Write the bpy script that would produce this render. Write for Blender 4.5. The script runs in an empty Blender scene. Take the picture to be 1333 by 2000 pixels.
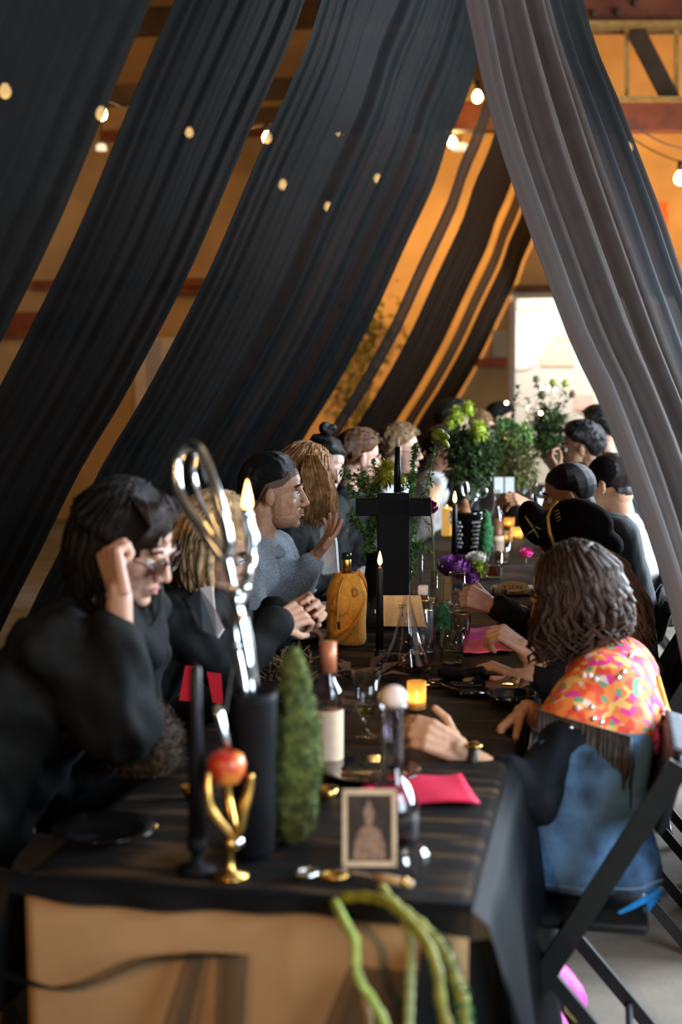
import bpy, math, random
import numpy as np
from mathutils import Vector, Matrix, Euler
random.seed(7); rng = np.random.default_rng(7)
scn = bpy.context.scene
COL = scn.collection
R = math.radians

# ------------------------------------------------------------------ camera
F = 50.0 / 36.0 * 2000.0            # focal length in pixels of the 1333 x 2000 frame
YAW, PITCH = R(10.6), R(-4.94)
CAM = Vector((0.569, -2.06, 1.55))
cd = bpy.data.cameras.new('camera'); cam = bpy.data.objects.new('camera', cd); COL.objects.link(cam)
cd.sensor_fit = 'VERTICAL'; cd.sensor_height = 36.0; cd.sensor_width = 24.0; cd.lens = 50.0
cam.location = CAM; cam.rotation_euler = (R(90) + PITCH, 0, YAW)
cd.dof.use_dof = True; cd.dof.focus_distance = 4.65; cd.dof.aperture_fstop = 2.2
scn.camera = cam
# ------------------------------------------------------------------ world, colour management, big lights
w = bpy.data.worlds.new('world'); scn.world = w; w.use_nodes = True
w.node_tree.nodes['Background'].inputs[0].default_value = (0.62, 0.75, 0.72, 1)
w.node_tree.nodes['Background'].inputs[1].default_value = 0.035
vs = scn.view_settings
vs.view_transform = 'Standard'; vs.look = 'None'; vs.gamma = 1.0; vs.use_curve_mapping = False; vs.exposure = 0.0
cy = scn.cycles
cy.use_denoising = True
cy.max_bounces = 8; cy.diffuse_bounces = 3; cy.glossy_bounces = 4; cy.transmission_bounces = 8; cy.transparent_max_bounces = 12
cy.caustics_reflective = False; cy.caustics_refractive = False
cy.sample_clamp_indirect = 4.0; cy.sample_clamp_direct = 40.0

def area(name, loc, target, sx, sy, power, col):
    d = bpy.data.lights.new(name, 'AREA'); d.shape = 'RECTANGLE'; d.size = sx; d.size_y = sy
    d.energy = power; d.color = col
    o = bpy.data.objects.new(name, d); COL.objects.link(o); o.location = loc
    o.rotation_euler = (Vector(target) - Vector(loc)).to_track_quat('-Z', 'Y').to_euler()
    return o
def spot(name, loc, target, power, col, ang=60, blend=0.6, rad=0.08):
    d = bpy.data.lights.new(name, 'SPOT'); d.energy = power; d.color = col; d.spot_size = R(ang); d.spot_blend = blend
    d.shadow_soft_size = rad
    o = bpy.data.objects.new(name, d); COL.objects.link(o); o.location = loc
    o.rotation_euler = (Vector(target) - Vector(loc)).to_track_quat('-Z', 'Y').to_euler()
    return o
def point(name, loc, power, col, rad=0.05):
    d = bpy.data.lights.new(name, 'POINT'); d.energy = power; d.color = col; d.shadow_soft_size = rad
    o = bpy.data.objects.new(name, d); COL.objects.link(o); o.location = loc
    return o
DAY = (0.72, 0.86, 1.0); WARM = (1.0, 0.55, 0.18)
area('daylight_door', (4.3, 3.0, 2.3), (-0.2, 1.0, 1.0), 2.6, 2.0, 740, DAY)     # roll-up door in the right wall
area('daylight_left_row_fill', (4.3, 7.3, 2.4), (-0.3, 3.4, 1.1), 3.0, 2.0, 760, DAY)  # added unseen opening, lights the left row past the drape
area('daylight_entrance', (3.4, -1.9, 2.1), (-0.3, 2.2, 1.1), 2.2, 2.0, 205, DAY)  # open front of the hall, right of the camera
area('outdoor_daylight', (1.2, 15.4, 4.5), (0.8, 16.6, 1.5), 3.5, 1.5, 420, (1, .97, .92))
spot('warm_lamp_entrance', (-0.4, -4.6, 3.0), (-0.1, 0.1, 0.4), 360, (1, .58, .26), 36, 0.7, 0.05)
spot('wall_washer_centre', (-1.4, 10.6, 5.0), (-1.0, 14.0, 2.6), 560, WARM, 80, 0.8)
spot('wall_warm_fill', (-0.6, 11.0, 4.4), (-0.9, 14.0, 1.6), 300, WARM, 70, 0.8)  # added unseen lamp, warms the wall left of the window
spot('drape_warm_fill', (-0.6, -2.4, 4.2), (0.5, 2.3, 3.0), 230, (1, .56, .36), 34, 0.9)  # added lamp out of view, warms the top of the right drape
spot('wall_washer_left', (-5.0, 10.0, 5.2), (-5.0, 14.0, 2.5), 60, WARM, 100, 0.8)
spot('wall_washer_right', (1.8, 10.8, 3.2), (2.2, 14.0, 4.6), 520, WARM, 110, 0.8)

# ------------------------------------------------------------------ pixel helpers (frame 1333 x 2000)
Rc = Euler((R(90) + PITCH, 0, YAW)).to_matrix()
RX, UY, FW = Rc @ Vector((1, 0, 0)), Rc @ Vector((0, 1, 0)), Rc @ Vector((0, 0, -1))
def at(px, py, d):
    return CAM + RX * ((px - 666.5) / F * d) + UY * ((1000 - py) / F * d) + FW * d
TT = 0.752                            # height of the cloth on the table top
def on(px, py, z=TT):
    v = at(px, py, 1.0) - CAM
    return CAM + v * ((z - CAM.z) / v.z)
def depth(p): return (Vector(p) - CAM).dot(FW)
def ppm(p): return depth(p) / F       # metres per pixel at a point
def V(*a): return Vector(a)

# ------------------------------------------------------------------ materials
MATS = {}
def mat(name, col, rough=0.6, metal=0.0, noise=0.0, nscale=20.0, bump=0.0, bscale=60.0, trans=0.0, ior=1.45,
        emit=None, estr=0.0, sheen=0.0, alpha=1.0, sss=0.0, col2=None, coat=0.0, spec=None, wave=None, thru=0.0, trl=0.0):
    if name in MATS: return MATS[name]
    m = bpy.data.materials.new(name); m.use_nodes = True; MATS[name] = m
    nt = m.node_tree; b = nt.nodes['Principled BSDF']; out = nt.nodes['Material Output']
    def N(t): return nt.nodes.new(t)
    c = (*col, 1)
    b.inputs['Base Color'].default_value = c; b.inputs['Roughness'].default_value = rough; b.inputs['Metallic'].default_value = metal
    tc = N('ShaderNodeTexCoord')
    if noise or col2:
        n = N('ShaderNodeTexNoise'); n.inputs['Scale'].default_value = nscale; n.inputs['Detail'].default_value = 4
        r = N('ShaderNodeValToRGB'); nt.links.new(tc.outputs['Object'], n.inputs['Vector']); nt.links.new(n.outputs['Fac'], r.inputs['Fac'])
        k = noise
        r.color_ramp.elements[0].position = 0.35; r.color_ramp.elements[1].position = 0.65
        r.color_ramp.elements[0].color = (*[x * (1 - k) for x in col], 1)
        r.color_ramp.elements[1].color = (*(col2 if col2 else [min(1, x * (1 + k)) for x in col]), 1)
        nt.links.new(r.outputs['Color'], b.inputs['Base Color'])
    if bump:
        n2 = N('ShaderNodeTexWave' if wave else 'ShaderNodeTexNoise'); n2.inputs['Scale'].default_value = bscale
        if wave:
            n2.bands_direction = wave; n2.inputs['Distortion'].default_value = 2.5; n2.inputs['Detail'].default_value = 2
        bp = N('ShaderNodeBump'); bp.inputs['Strength'].default_value = bump; bp.inputs['Distance'].default_value = 0.01
        nt.links.new(tc.outputs['Object'], n2.inputs['Vector'])
        nt.links.new(n2.outputs['Fac'], bp.inputs['Height']); nt.links.new(bp.outputs['Normal'], b.inputs['Normal'])
    b.inputs['Transmission Weight'].default_value = trans; b.inputs['IOR'].default_value = ior
    if emit: b.inputs['Emission Color'].default_value = (*emit, 1); b.inputs['Emission Strength'].default_value = estr
    if sheen: b.inputs['Sheen Weight'].default_value = sheen
    if sss:
        b.inputs['Subsurface Weight'].default_value = sss; b.inputs['Subsurface Radius'].default_value = (0.012, 0.005, 0.003)
    b.inputs['Coat Weight'].default_value = coat
    if spec is not None: b.inputs['Specular IOR Level'].default_value = spec
    last = b.outputs[0]
    if trl:
        t = N('ShaderNodeBsdfTranslucent'); t.inputs[0].default_value = c
        mx = N('ShaderNodeMixShader'); mx.inputs[0].default_value = trl
        nt.links.new(last, mx.inputs[1]); nt.links.new(t.outputs[0], mx.inputs[2]); last = mx.outputs[0]
    if thru:
        t = N('ShaderNodeBsdfTransparent')
        mx = N('ShaderNodeMixShader'); mx.inputs[0].default_value = thru
        nt.links.new(last, mx.inputs[1]); nt.links.new(t.outputs[0], mx.inputs[2]); last = mx.outputs[0]
    nt.links.new(last, out.inputs['Surface'])
    return m
SKIN = lambda n, c: mat('skin_' + n, c, 0.5, sss=0.12, noise=0.08, nscale=60, bump=0.05, bscale=300)

# ------------------------------------------------------------------ mesh building
def _basis(d):
    d = Vector(d).normalized()
    a = d.orthogonal().normalized(); b = d.cross(a)
    return d, a, b
class MB:
    def __init__(s): s.v = []; s.f = []
    def add(s, vs, fs):
        o = len(s.v); s.v += [tuple(x) for x in vs]; s.f += [tuple(i + o for i in f) for f in fs]; return s
    def rings(s, rings, closed_loop=False, cap0=True, cap1=True):
        n = len(rings[0]); m = len(rings); vs = [p for r in rings for p in r]; fs = []
        for i in range(m if closed_loop else m - 1):
            i2 = (i + 1) % m
            for j in range(n):
                k = (j + 1) % n; fs.append((i * n + j, i * n + k, i2 * n + k, i2 * n + j))
        if not closed_loop:
            if cap0: fs.append(tuple(range(n - 1, -1, -1)))
            if cap1: fs.append(tuple((m - 1) * n + j for j in range(n)))
        return s.add(vs, fs)
    def tube(s, pts, r, n=8, closed=False, flat=1.0):
        pts = [Vector(p) for p in pts]; m = len(pts); rr = r if isinstance(r, (list, tuple)) else [r] * m
        rings = []; a = None
        for i, p in enumerate(pts):
            if closed: t = pts[(i + 1) % m] - pts[i - 1]
            else: t = pts[min(i + 1, m - 1)] - pts[max(i - 1, 0)]
            if t.length < 1e-9: t = Vector((0, 0, 1))
            t.normalize()
            a = (t.orthogonal() if a is None else a - t * a.dot(t))
            if a.length < 1e-6: a = t.orthogonal()
            a.normalize(); b = t.cross(a)
            rings.append([p + (a * math.cos(2 * math.pi * j / n) + b * (math.sin(2 * math.pi * j / n) * flat)) * rr[i] for j in range(n)])
        return s.rings(rings, closed)
    def cap(s, p0, r0, p1, r1, n=12):
        p0, p1 = Vector(p0), Vector(p1); d, a, b = _basis(p1 - p0) if (p1 - p0).length > 1e-6 else _basis((0, 0, 1))
        rings = []
        for k in (-80, -50, -20): rings.append((p0 + d * r0 * math.sin(R(k)), r0 * math.cos(R(k))))
        for k in (20, 50, 80): rings.append((p1 + d * r1 * math.sin(R(k)), r1 * math.cos(R(k))))
        return s.rings([[c + (a * math.cos(2 * math.pi * j / n) + b * math.sin(2 * math.pi * j / n)) * q for j in range(n)] for c, q in rings])
    def ell(s, c, r, rot=None, n=14, m=9, e=1.0):
        c = Vector(c); r = (r, r, r) if isinstance(r, (int, float)) else r
        rot = rot or Matrix.Identity(3); rings = []
        for i in range(m):
            th = -math.pi / 2 + math.pi * (i + 0.5) / m * 0.999; z = math.sin(th); q = math.cos(th)
            rings.append([c + rot @ Vector((q * math.cos(2 * math.pi * j / n) * r[0], q * math.sin(2 * math.pi * j / n) * r[1], z * r[2])) for j in range(n)])
        return s.rings(rings)
    def box(s, c, size, rot=None, bev=0.0):
        c = Vector(c); x, y, z = [k / 2 for k in size]; rot = rot or Matrix.Identity(3)
        if bev <= 0:
            vs = [c + rot @ Vector((i * x, j * y, k * z)) for k in (-1, 1) for i, j in ((-1, -1), (1, -1), (1, 1), (-1, 1))]
            return s.add(vs, [(3, 2, 1, 0), (4, 5, 6, 7), (0, 1, 5, 4), (1, 2, 6, 5), (2, 3, 7, 6), (3, 0, 4, 7)])
        b = bev; rings = []
        for zz, q in ((-z, b), (-z + b, 0), (z - b, 0), (z, b)):
            ring = []
            for cx, cy_, a0 in ((x - b, y - b, 0), (-x + b, y - b, 90), (-x + b, -y + b, 180), (x - b, -y + b, 270)):
                for a in (0, 45, 90):
                    rr = b - q if q else b
                    ring.append(c + rot @ Vector((cx + max(rr, b * 0.3) * math.cos(R(a0 + a)), cy_ + max(rr, b * 0.3) * math.sin(R(a0 + a)), zz)))
            rings.append(ring)
        return s.rings(rings)
    def bar(s, p0, p1, wdt, th, up=(0, 0, 1)):
        p0, p1 = Vector(p0), Vector(p1); d = (p1 - p0).normalized(); u = Vector(up)
        a = d.cross(u); a = a if a.length > 1e-4 else d.orthogonal(); a.normalize(); b = a.cross(d)
        vs = [p + a * (i * wdt / 2) + b * (j * th / 2) for p in (p0, p1) for i, j in ((-1, -1), (1, -1), (1, 1), (-1, 1))]
        return s.add(vs, [(0, 3, 2, 1), (4, 5, 6, 7), (0, 1, 5, 4), (1, 2, 6, 5), (2, 3, 7, 6), (3, 0, 4, 7)])
    def lathe(s, c, prof, n=24, rot=None, caps=True, rib=0.0):
        c = Vector(c); rot = rot or Matrix.Identity(3)
        return s.rings([[c + rot @ Vector((r * (1 + (rib if j % 2 else 0)) * math.cos(2 * math.pi * j / n), r * (1 + (rib if j % 2 else 0)) * math.sin(2 * math.pi * j / n), z)) for j in range(n)] for r, z in prof], cap0=caps, cap1=caps)
    def grid(s, fn, nu, nv):
        vs = [fn(i / nu, j / nv) for i in range(nu + 1) for j in range(nv + 1)]; q = nv + 1
        return s.add(vs, [(i * q + j, i * q + j + 1, (i + 1) * q + j + 1, (i + 1) * q + j) for i in range(nu) for j in range(nv)])
    def quad(s, a, b, c, d): return s.add([a, b, c, d], [(0, 1, 2, 3)])
    def build(s, name, m, parent=None, smooth=True, loc=None, kind=None, solid=0.0, label=None):
        L = root_loc(parent) if parent is not None else Vector(loc or (0, 0, 0))
        me = bpy.data.meshes.new(name)
        me.from_pydata([tuple(Vector(v) - L) for v in s.v], [], s.f); me.validate(); me.update()
        me.materials.append(m)
        if smooth: me.polygons.foreach_set('use_smooth', [True] * len(me.polygons))
        o = bpy.data.objects.new(name, me); COL.objects.link(o)
        if parent is not None: o.parent = parent
        else: o.location = L
        if kind: o['kind'] = kind
        if label: o['label'] = label
        if solid:
            md = o.modifiers.new('solid', 'SOLIDIFY'); md.thickness = solid; md.offset = 0
        return o
def root_loc(o):
    while o.parent is not None: o = o.parent
    return Vector(o.location)
def thing(name, label, cat, loc, group=None):
    o = bpy.data.objects.new(name, None); COL.objects.link(o); o.location = loc; o.empty_display_size = 0.05
    o['label'] = label; o['category'] = cat
    if group: o['group'] = group
    return o
def tag(o, label, cat, group=None, kind=None):
    o['label'] = label; o['category'] = cat
    if group: o['group'] = group
    if kind: o['kind'] = kind
    return o
def struct(name, mb, m, smooth=False, parent=None):
    o = mb.build(name, m, parent, smooth); o['kind'] = 'structure'; return o
def dup(root, loc, rotz, label):
    r = root.copy(); COL.objects.link(r); r.location = loc; r.rotation_euler = (0, 0, rotz); r['label'] = label
    for ch in list(root.children):
        c = ch.copy(); COL.objects.link(c); c.parent = r
        for g in ch.children:
            k = g.copy(); COL.objects.link(k); k.parent = c
    return r
def glassy(name, tint, edge=.5, rough=.02):
    m = bpy.data.materials.new(name); m.use_nodes = True; nt = m.node_tree
    for n in list(nt.nodes):
        if n.type == 'BSDF_PRINCIPLED': nt.nodes.remove(n)
    out = nt.nodes['Material Output']; tr = nt.nodes.new('ShaderNodeBsdfTransparent'); tr.inputs[0].default_value = (*tint, 1)
    gl = nt.nodes.new('ShaderNodeBsdfGlossy'); gl.inputs['Roughness'].default_value = rough; gl.inputs[0].default_value = (.95, .95, .95, 1)
    lw = nt.nodes.new('ShaderNodeLayerWeight'); lw.inputs['Blend'].default_value = .5
    pw = nt.nodes.new('ShaderNodeMath'); pw.operation = 'POWER'; pw.inputs[1].default_value = 3.5; nt.links.new(lw.outputs['Facing'], pw.inputs[0])
    mr = nt.nodes.new('ShaderNodeMath'); mr.operation = 'MULTIPLY_ADD'; mr.inputs[1].default_value = edge * 2; mr.inputs[2].default_value = .05; mr.use_clamp = True
    mx = nt.nodes.new('ShaderNodeMixShader'); nt.links.new(pw.outputs[0], mr.inputs[0]); nt.links.new(mr.outputs[0], mx.inputs[0])
    nt.links.new(tr.outputs[0], mx.inputs[1]); nt.links.new(gl.outputs[0], mx.inputs[2]); nt.links.new(mx.outputs[0], out.inputs['Surface'])
    MATS[name] = m; return m
def text(name, body, size, m, parent, origin, right, up, shear=0.0, align='CENTER'):
    c = bpy.data.curves.new(name, 'FONT'); c.body = body; c.size = size; c.align_x = align; c.align_y = 'CENTER'; c.extrude = 0.0004
    tmp = bpy.data.objects.new('tmp', c); COL.objects.link(tmp)
    me = bpy.data.meshes.new_from_object(tmp.evaluated_get(bpy.context.evaluated_depsgraph_get())); bpy.data.objects.remove(tmp)
    me.materials.clear(); me.materials.append(m); o = bpy.data.objects.new(name, me); COL.objects.link(o); o.parent = parent
    r = Vector(right).normalized(); u = Vector(up); u = (u - r * u.dot(r)).normalized(); n = r.cross(u)
    M = Matrix((r, u, n)).transposed().to_4x4(); M.translation = Vector(origin) - root_loc(parent)
    o.matrix_local = M
    return o
def remesh(mb, voxel, it=2, fac=0.5):
    """union of overlapping closed solids as one continuous surface; returns an MB"""
    me = bpy.data.meshes.new('tmp'); me.from_pydata(mb.v, [], mb.f)
    o = bpy.data.objects.new('tmp', me)
    tmp_col.objects.link(o)
    md = o.modifiers.new('r', 'REMESH'); md.mode = 'VOXEL'; md.voxel_size = voxel
    if it:
        sm = o.modifiers.new('s', 'SMOOTH'); sm.iterations = it; sm.factor = fac
    dg = bpy.context.evaluated_depsgraph_get()
    ev = o.evaluated_get(dg); m2 = bpy.data.meshes.new_from_object(ev, depsgraph=dg)
    n = len(m2.vertices); a = np.empty(n * 3); m2.vertices.foreach_get('co', a)
    nn = np.empty(n * 3); m2.vertex_normals.foreach_get('vector', nn)
    r = MB(); r.v = [tuple(x) for x in a.reshape(-1, 3)]; r.f = [tuple(p.vertices) for p in m2.polygons]
    r.n = nn.reshape(-1, 3)
    bpy.data.objects.remove(o); bpy.data.meshes.remove(me); bpy.data.meshes.remove(m2)
    return r
tmp_col = COL
def wob(P, freq, seed):
    """cheap smooth noise in [-1,1] from a sum of sines"""
    g = np.random.default_rng(seed); P = np.asarray(P); o = np.zeros(len(P))
    for k in range(6):
        d = g.normal(size=3); d /= np.linalg.norm(d)
        o += np.sin(P @ d * freq * (0.6 + 0.9 * g.random()) + g.random() * 6.28)
    return o / 3.2
def displace(r, amp, freq, seed):
    P = np.array(r.v); P = P + r.n * (wob(P, freq, seed) * amp)[:, None]
    r.v = [tuple(x) for x in P]; return r

# ================================================================== SETTING
conc = mat('concrete_floor', (0.19, 0.165, 0.13), 0.75, noise=0.25, nscale=3, bump=0.15, bscale=40)
struct('floor', MB().box((0, 6, -0.05), (16, 26, 0.1)), conc)
gold = mat('ochre_plaster', (0.60, 0.37, 0.165), 0.85, noise=0.12, nscale=2.2, bump=0.25, bscale=9)
YB = 14.0                              # back wall
WX0, WX1, WZ1 = -0.52, 1.75, 2.62      # its big window
b = MB()
b.box(((-8 + WX0) / 2, YB + 0.15, 3.1), (WX0 + 8, 0.3, 6.2)); b.box(((8 + WX1) / 2, YB + 0.15, 3.1), (8 - WX1, 0.3, 6.2))
b.box(((WX0 + WX1) / 2, YB + 0.15, (WZ1 + 6.2) / 2), (WX1 - WX0, 0.3, 6.2 - WZ1)); b.box(((WX0 + WX1) / 2, YB + 0.15, 0.2), (WX1 - WX0, 0.3, 0.4))
struct('wall_back', b, gold)
struct('wall_left', MB().box((-7.6, 5, 3.1), (0.2, 18, 6.2)), gold)
wr = mat('white_plaster', (0.6, 0.58, 0.55), 0.8, noise=0.06, nscale=3)
b = MB()
for y0, y1 in ((-6, 1.6), (4.4, 5.7), (8.9, 14)): b.box((4.7, (y0 + y1) / 2, 3.1), (0.2, y1 - y0, 6.2))
for y0, y1 in ((1.6, 4.4), (5.7, 8.9)): b.box((4.7, (y0 + y1) / 2, 4.7), (0.2, y1 - y0, 3.0)); 
struct('wall_right', b, wr)
struct('ceiling', MB().box((-1.5, 4, 6.25), (13, 21, 0.1)), mat('ceiling_boards', (0.30, 0.20, 0.11), 0.8, noise=0.2, nscale=4))
# window with frame, panes and what stands outside
wf = mat('white_window_frame', (0.75, 0.70, 0.62), 0.5, noise=0.03)
glass = mat('window_glass', (1, 1, 1), 0.02, trans=1.0, ior=1.02)
win = thing('window_1', 'tall bright window in the back wall', 'window', (0.6, YB, 0.4)); del win['category']; win['kind'] = 'structure'
b = MB()
b.box((WX0 + 0.03, YB + 0.1, 1.5), (0.06, 0.12, 2.24)); b.box((WX1 - 0.03, YB + 0.1, 1.5), (0.06, 0.12, 2.24))
b.box(((WX0 + WX1) / 2, YB + 0.1, WZ1 - 0.03), (WX1 - WX0, 0.14, 0.06)); b.box(((WX0 + WX1) / 2, YB + 0.1, 0.43), (WX1 - WX0, 0.12, 0.06))
b.build('window_frame', wf, win, False)
MB().box(((WX0 + WX1) / 2, YB + 0.12, 1.5), (WX1 - WX0 - 0.12, 0.008, 2.1)).build('pane', glass, win, False)
MB().box((0.6, YB + 0.0, WZ1 + 0.04), (WX1 - WX0 + 0.1, 0.05, 0.08)).build('window_head', mat('dark_lintel', (0.16, 0.08, 0.03), 0.7, noise=0.2), win, False)
# mural wall across the yard, in full daylight
mw = mat('pale_render', (0.70, 0.70, 0.68), 0.8, noise=0.04, nscale=1.5)
mural = thing('painted_mural_wall', 'pale outdoor wall with faded round mural seen through the bright window', 'wall', (0.9, YB + 2.6, 0))
MB().box((0.9, YB + 2.7, 2.0), (7, 0.2, 4.0)).build('wall_face', mw, mural, False)
def disc(px, py, rpx, name, c):
    p = at(px, py, 18.6); k = ppm(p)
    v = [V(p.x + math.cos(t) * rpx * k, YB + 2.585, p.z + math.sin(t) * rpx * k) for t in np.linspace(0, 2 * math.pi, 33)[:-1]]
    MB().rings([v, [q + V(0, .01, 0) for q in v]]).build('painted_disc', mat(name, c, 0.8, noise=0.05), mural, False)
disc(1020, 680, 42, 'mural_white', (0.95, 0.95, 0.95))
def patch(x0, y0, x1, y1, name, c):
    a, q = at(x0, y0, 18.6), at(x1, y1, 18.6)
    MB().box(((a.x + q.x) / 2, YB + 2.592, (a.z + q.z) / 2), (abs(q.x - a.x), 0.012, abs(a.z - q.z))).build('painted_panel', mat(name, c, 0.8, noise=0.1), mural, False)
patch(1060, 668, 1125, 715, 'mural_peach', (0.82, 0.66, 0.52)); patch(1085, 640, 1150, 664, 'mural_red', (0.85, 0.62, 0.54))
patch(1015, 580, 1085, 605, 'mural_sand', (0.8, 0.72, 0.62)); patch(1125, 770, 1160, 800, 'mural_rose', (0.9, 0.55, 0.5)); patch(1250, 600, 1300, 700, 'mural_pink', (0.9, 0.35, 0.4))
# back wall fittings
brownw = mat('red_brown_timber', (0.22, 0.055, 0.022), 0.6, noise=0.3, nscale=5)
def onwall(px, py, y=YB): 
    v = at(px, py, 1.0) - CAM
    return CAM + v * ((y - CAM.y) / v.y)
def wallbox(name, x0, y0, x1, y1, m, label, cat, th=0.04, y=YB):
    y -= .014; a, q = onwall(x0, y0, y - th), onwall(x1, y1, y - th)
    o = MB().box(((a.x + q.x) / 2, y - th / 2, (a.z + q.z) / 2), (abs(q.x - a.x), th, abs(a.z - q.z)), bev=0.008).build(name, m, None, False, ((a.x + q.x) / 2, y, (a.z + q.z) / 2))
    return tag(o, label, cat)
wallbox('orange_painting', 1240, 395, 1303, 520, mat('orange_paint', (0.75, 0.16, 0.01), 0.6, noise=0.15), 'plain orange panel hung high on the golden back wall', 'painting')
wallbox('red_shelf_board', 930, 700, 992, 716, mat('red_paint', (0.45, 0.09, 0.02), 0.6, noise=0.15), 'red board on the wall left of the bright window', 'shelf', 0.12)
wallbox('pale_notice', 962, 645, 990, 698, mat('cream_paper', (0.62, 0.5, 0.36), 0.7, noise=0.06), 'cream panel on the wall above the red board', 'panel')
wallbox('white_door_panel', 262, 660, 346, 1000, mat('white_panel', (0.85, 0.70, 0.62), 0.6, noise=0.05), 'tall white panel seen through the gap behind the blonde woman', 'panel', 0.06)
wallbox('lilac_strip', 286, 664, 318, 1008, mat('lilac_panel', (0.55, 0.48, 0.52), 0.6, noise=0.05), 'lilac grey strip fixed on the tall white panel', 'panel', 0.02, YB - .064)
def trim(n, x0, y0, x1, y1, y=YB):
    a, q = onwall(x0, y0, y - 0.1), onwall(x1, y1, y - 0.1)
    struct(n, MB().box(((a.x + q.x) / 2, y - 0.05, (a.z + q.z) / 2), (abs(q.x - a.x), 0.1, abs(a.z - q.z))), brownw)
trim('trim_1', 60, 548, 420, 562); trim('trim_2', -40, 610, 200, 660); trim('trim_3', 330, 560, 470, 574); trim('trim_4', 200, 255, 560, 262)
# roof truss, across the hall
YT = 9.6
def tp(px, py): return onwall(px, py, YT)
tr = thing('roof_truss', 'red-brown timber roof truss crossing above the right drape', 'truss', (1.5, YT, 3.3))
dk = mat('dark_timber', (0.07, 0.035, 0.015), 0.7, noise=0.25, nscale=5)
def beam(name, a, q, wpx, m, th=0.14):
    k = ppm(tp(*a)); MB().bar(tp(*a), tp(*q), wpx * k, th, (0, -1, 0) if False else (0, 1, 0)).build(name, m, tr, False)
beam('top_chord', (640, 22), (1700, 22), 50, brownw, 0.18); beam('bottom_chord', (640, 231), (1700, 231), 50, brownw, 0.18)
goldb = mat('gold_timber', (0.5, 0.27, 0.07), 0.6, noise=0.2)
beam('flange', (640, 54), (1700, 54), 9, goldb, 0.3); beam('flange', (640, 200), (1700, 200), 9, goldb, 0.3)
for x in (1225, 1322, 1020, 820): beam('upright', (x, 58), (x, 204), 9, goldb, 0.05)
for a, q in (((1243, 62), (1318, 208)), ((1100, 62), (1180, 208)), ((880, 62), (980, 208))): beam('diagonal', a, q, 33, dk, 0.10)
for x, y in ((1160, 32), (1206, 30), (1240, 12)): 
    p = tp(x, y); MB().ell(p + V(0, -0.1, 0), 0.03).build('bolt', dk, tr)
# hall ceiling beams glimpsed through the gaps on the left
for i, (x0, y0, x1, y1) in enumerate(((215, 20, 700, 50), (150, 170, 640, 190), (400, 215, 620, 235))):
    a, q = onwall(x0, y0, 12.4), onwall(x1, y1, 12.4)
    struct('trim_%d' % (5 + i), MB().box(((a.x + q.x) / 2, 12.4, (a.z + q.z) / 2), (abs(q.x - a.x), 0.12, abs(a.z - q.z))), dk)

# ------------------------------------------------------------------ string lights
bulbm = mat('bulb_glow', (1, .8, .5), 0.3, emit=(1.0, 0.62, 0.22), estr=42)
sockm = mat('black_socket', (0.015, 0.015, 0.015), 0.5, noise=0.1)
wirem = mat('black_wire', (0.01, 0.01, 0.01), 0.6, noise=0.1)
whitesh = mat('white_shade', (0.8, 0.75, 0.65), 0.5, noise=0.03, emit=(1, .85, .6), estr=0.8)
def bulb(px, py, d, rpx, label, power=14):
    p = at(px, py, d); r = rpx * ppm(p)
    t = thing('string_bulb', label, 'light bulb', p + V(0, 0, r * 1.9), 'string light bulbs')
    MB().lathe(p, [(r * .25, -r * 1.25), (r * .75, -r * .95), (r, -r * .3), (r * .9, r * .3), (r * .5, r * .95), (r * .42, r * 1.1)], 14).build('globe', bulbm, t)
    MB().lathe(p + V(0, 0, r * 1.1), [(r * .5, 0), (r * .5, r * 1.5), (r * .3, r * 1.9)], 10).build('socket', sockm, t)
    if power: point('bulb_light', p - V(0, 0, r * 2.2), power, (1, .6, .22), 0.06)
    return p + V(0, 0, r * 2.8)
def wire(name, pts, sag, label):
    P = []
    for a, q in zip(pts[:-1], pts[1:]):
        for i in range(10):
            t = i / 10; P.append(a.lerp(q, t) - V(0, 0, sag * 4 * t * (1 - t)))
    P.append(pts[-1])
    tag(MB().tube(P, 0.006, 6).build(name, wirem, None, True, P[0]), label, 'cable')
BL = [(10, 177, 11.0, 12, 'string bulb at the far upper left behind the first drape', 10),
      (198, 221, 11.2, 11, 'bright string bulb in the gap between the two leftmost drapes', 25),
      (370, 258, 11.4, 8, 'string bulb glowing faintly through the second drape', 0),
      (522, 268, 11.6, 9, 'string bulb at the edge of the gap beside the third drape', 20),
      (553, 360, 12.6, 8, 'low string bulb glowing through the left part of the third drape', 0),
      (641, 403, 12.8, 7, 'string bulb glowing through the thin seam of the third drape', 0),
      (663, 256, 11.8, 7, 'high string bulb glowing through the third drape', 0),
      (738, 348, 12.2, 7, 'string bulb glowing through the wide fourth drape', 0),
      (884, 277, 12.0, 9, 'string bulb in the gap right of the wide fourth drape', 20),
      (933, 188, 10.6, 10, 'string bulb highest under the tent peak', 20)]
wp = [bulb(*a) for a in BL]
wire('string_light_cable', [wp[0], wp[1], wp[2], wp[3], wp[6], wp[9]], 0.05, 'black cable carrying the upper left string bulbs')
wire('string_light_cable', [wp[4], wp[5], wp[7], wp[8]], 0.05, 'black cable carrying the lower row of string bulbs')
r1 = bulb(1329, 347, 11.0, 11, 'string bulb at the right edge beside the orange panel', 25)
r2 = bulb(1228, 288, 11.0, 8, 'string bulb half hidden by the black drape at right', 0)
wire('string_light_cable', [at(1205, 212, 10.2), at(1235, 240, 10.3), at(1333, 290, 10.6), at(1480, 300, 11)], 0.03, 'black cable sagging across the truss at upper right')
wire('string_light_cable', [r2, r1, at(1450, 330, 11)], 0.02, 'thin cable with bulbs right of the black drape')
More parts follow.
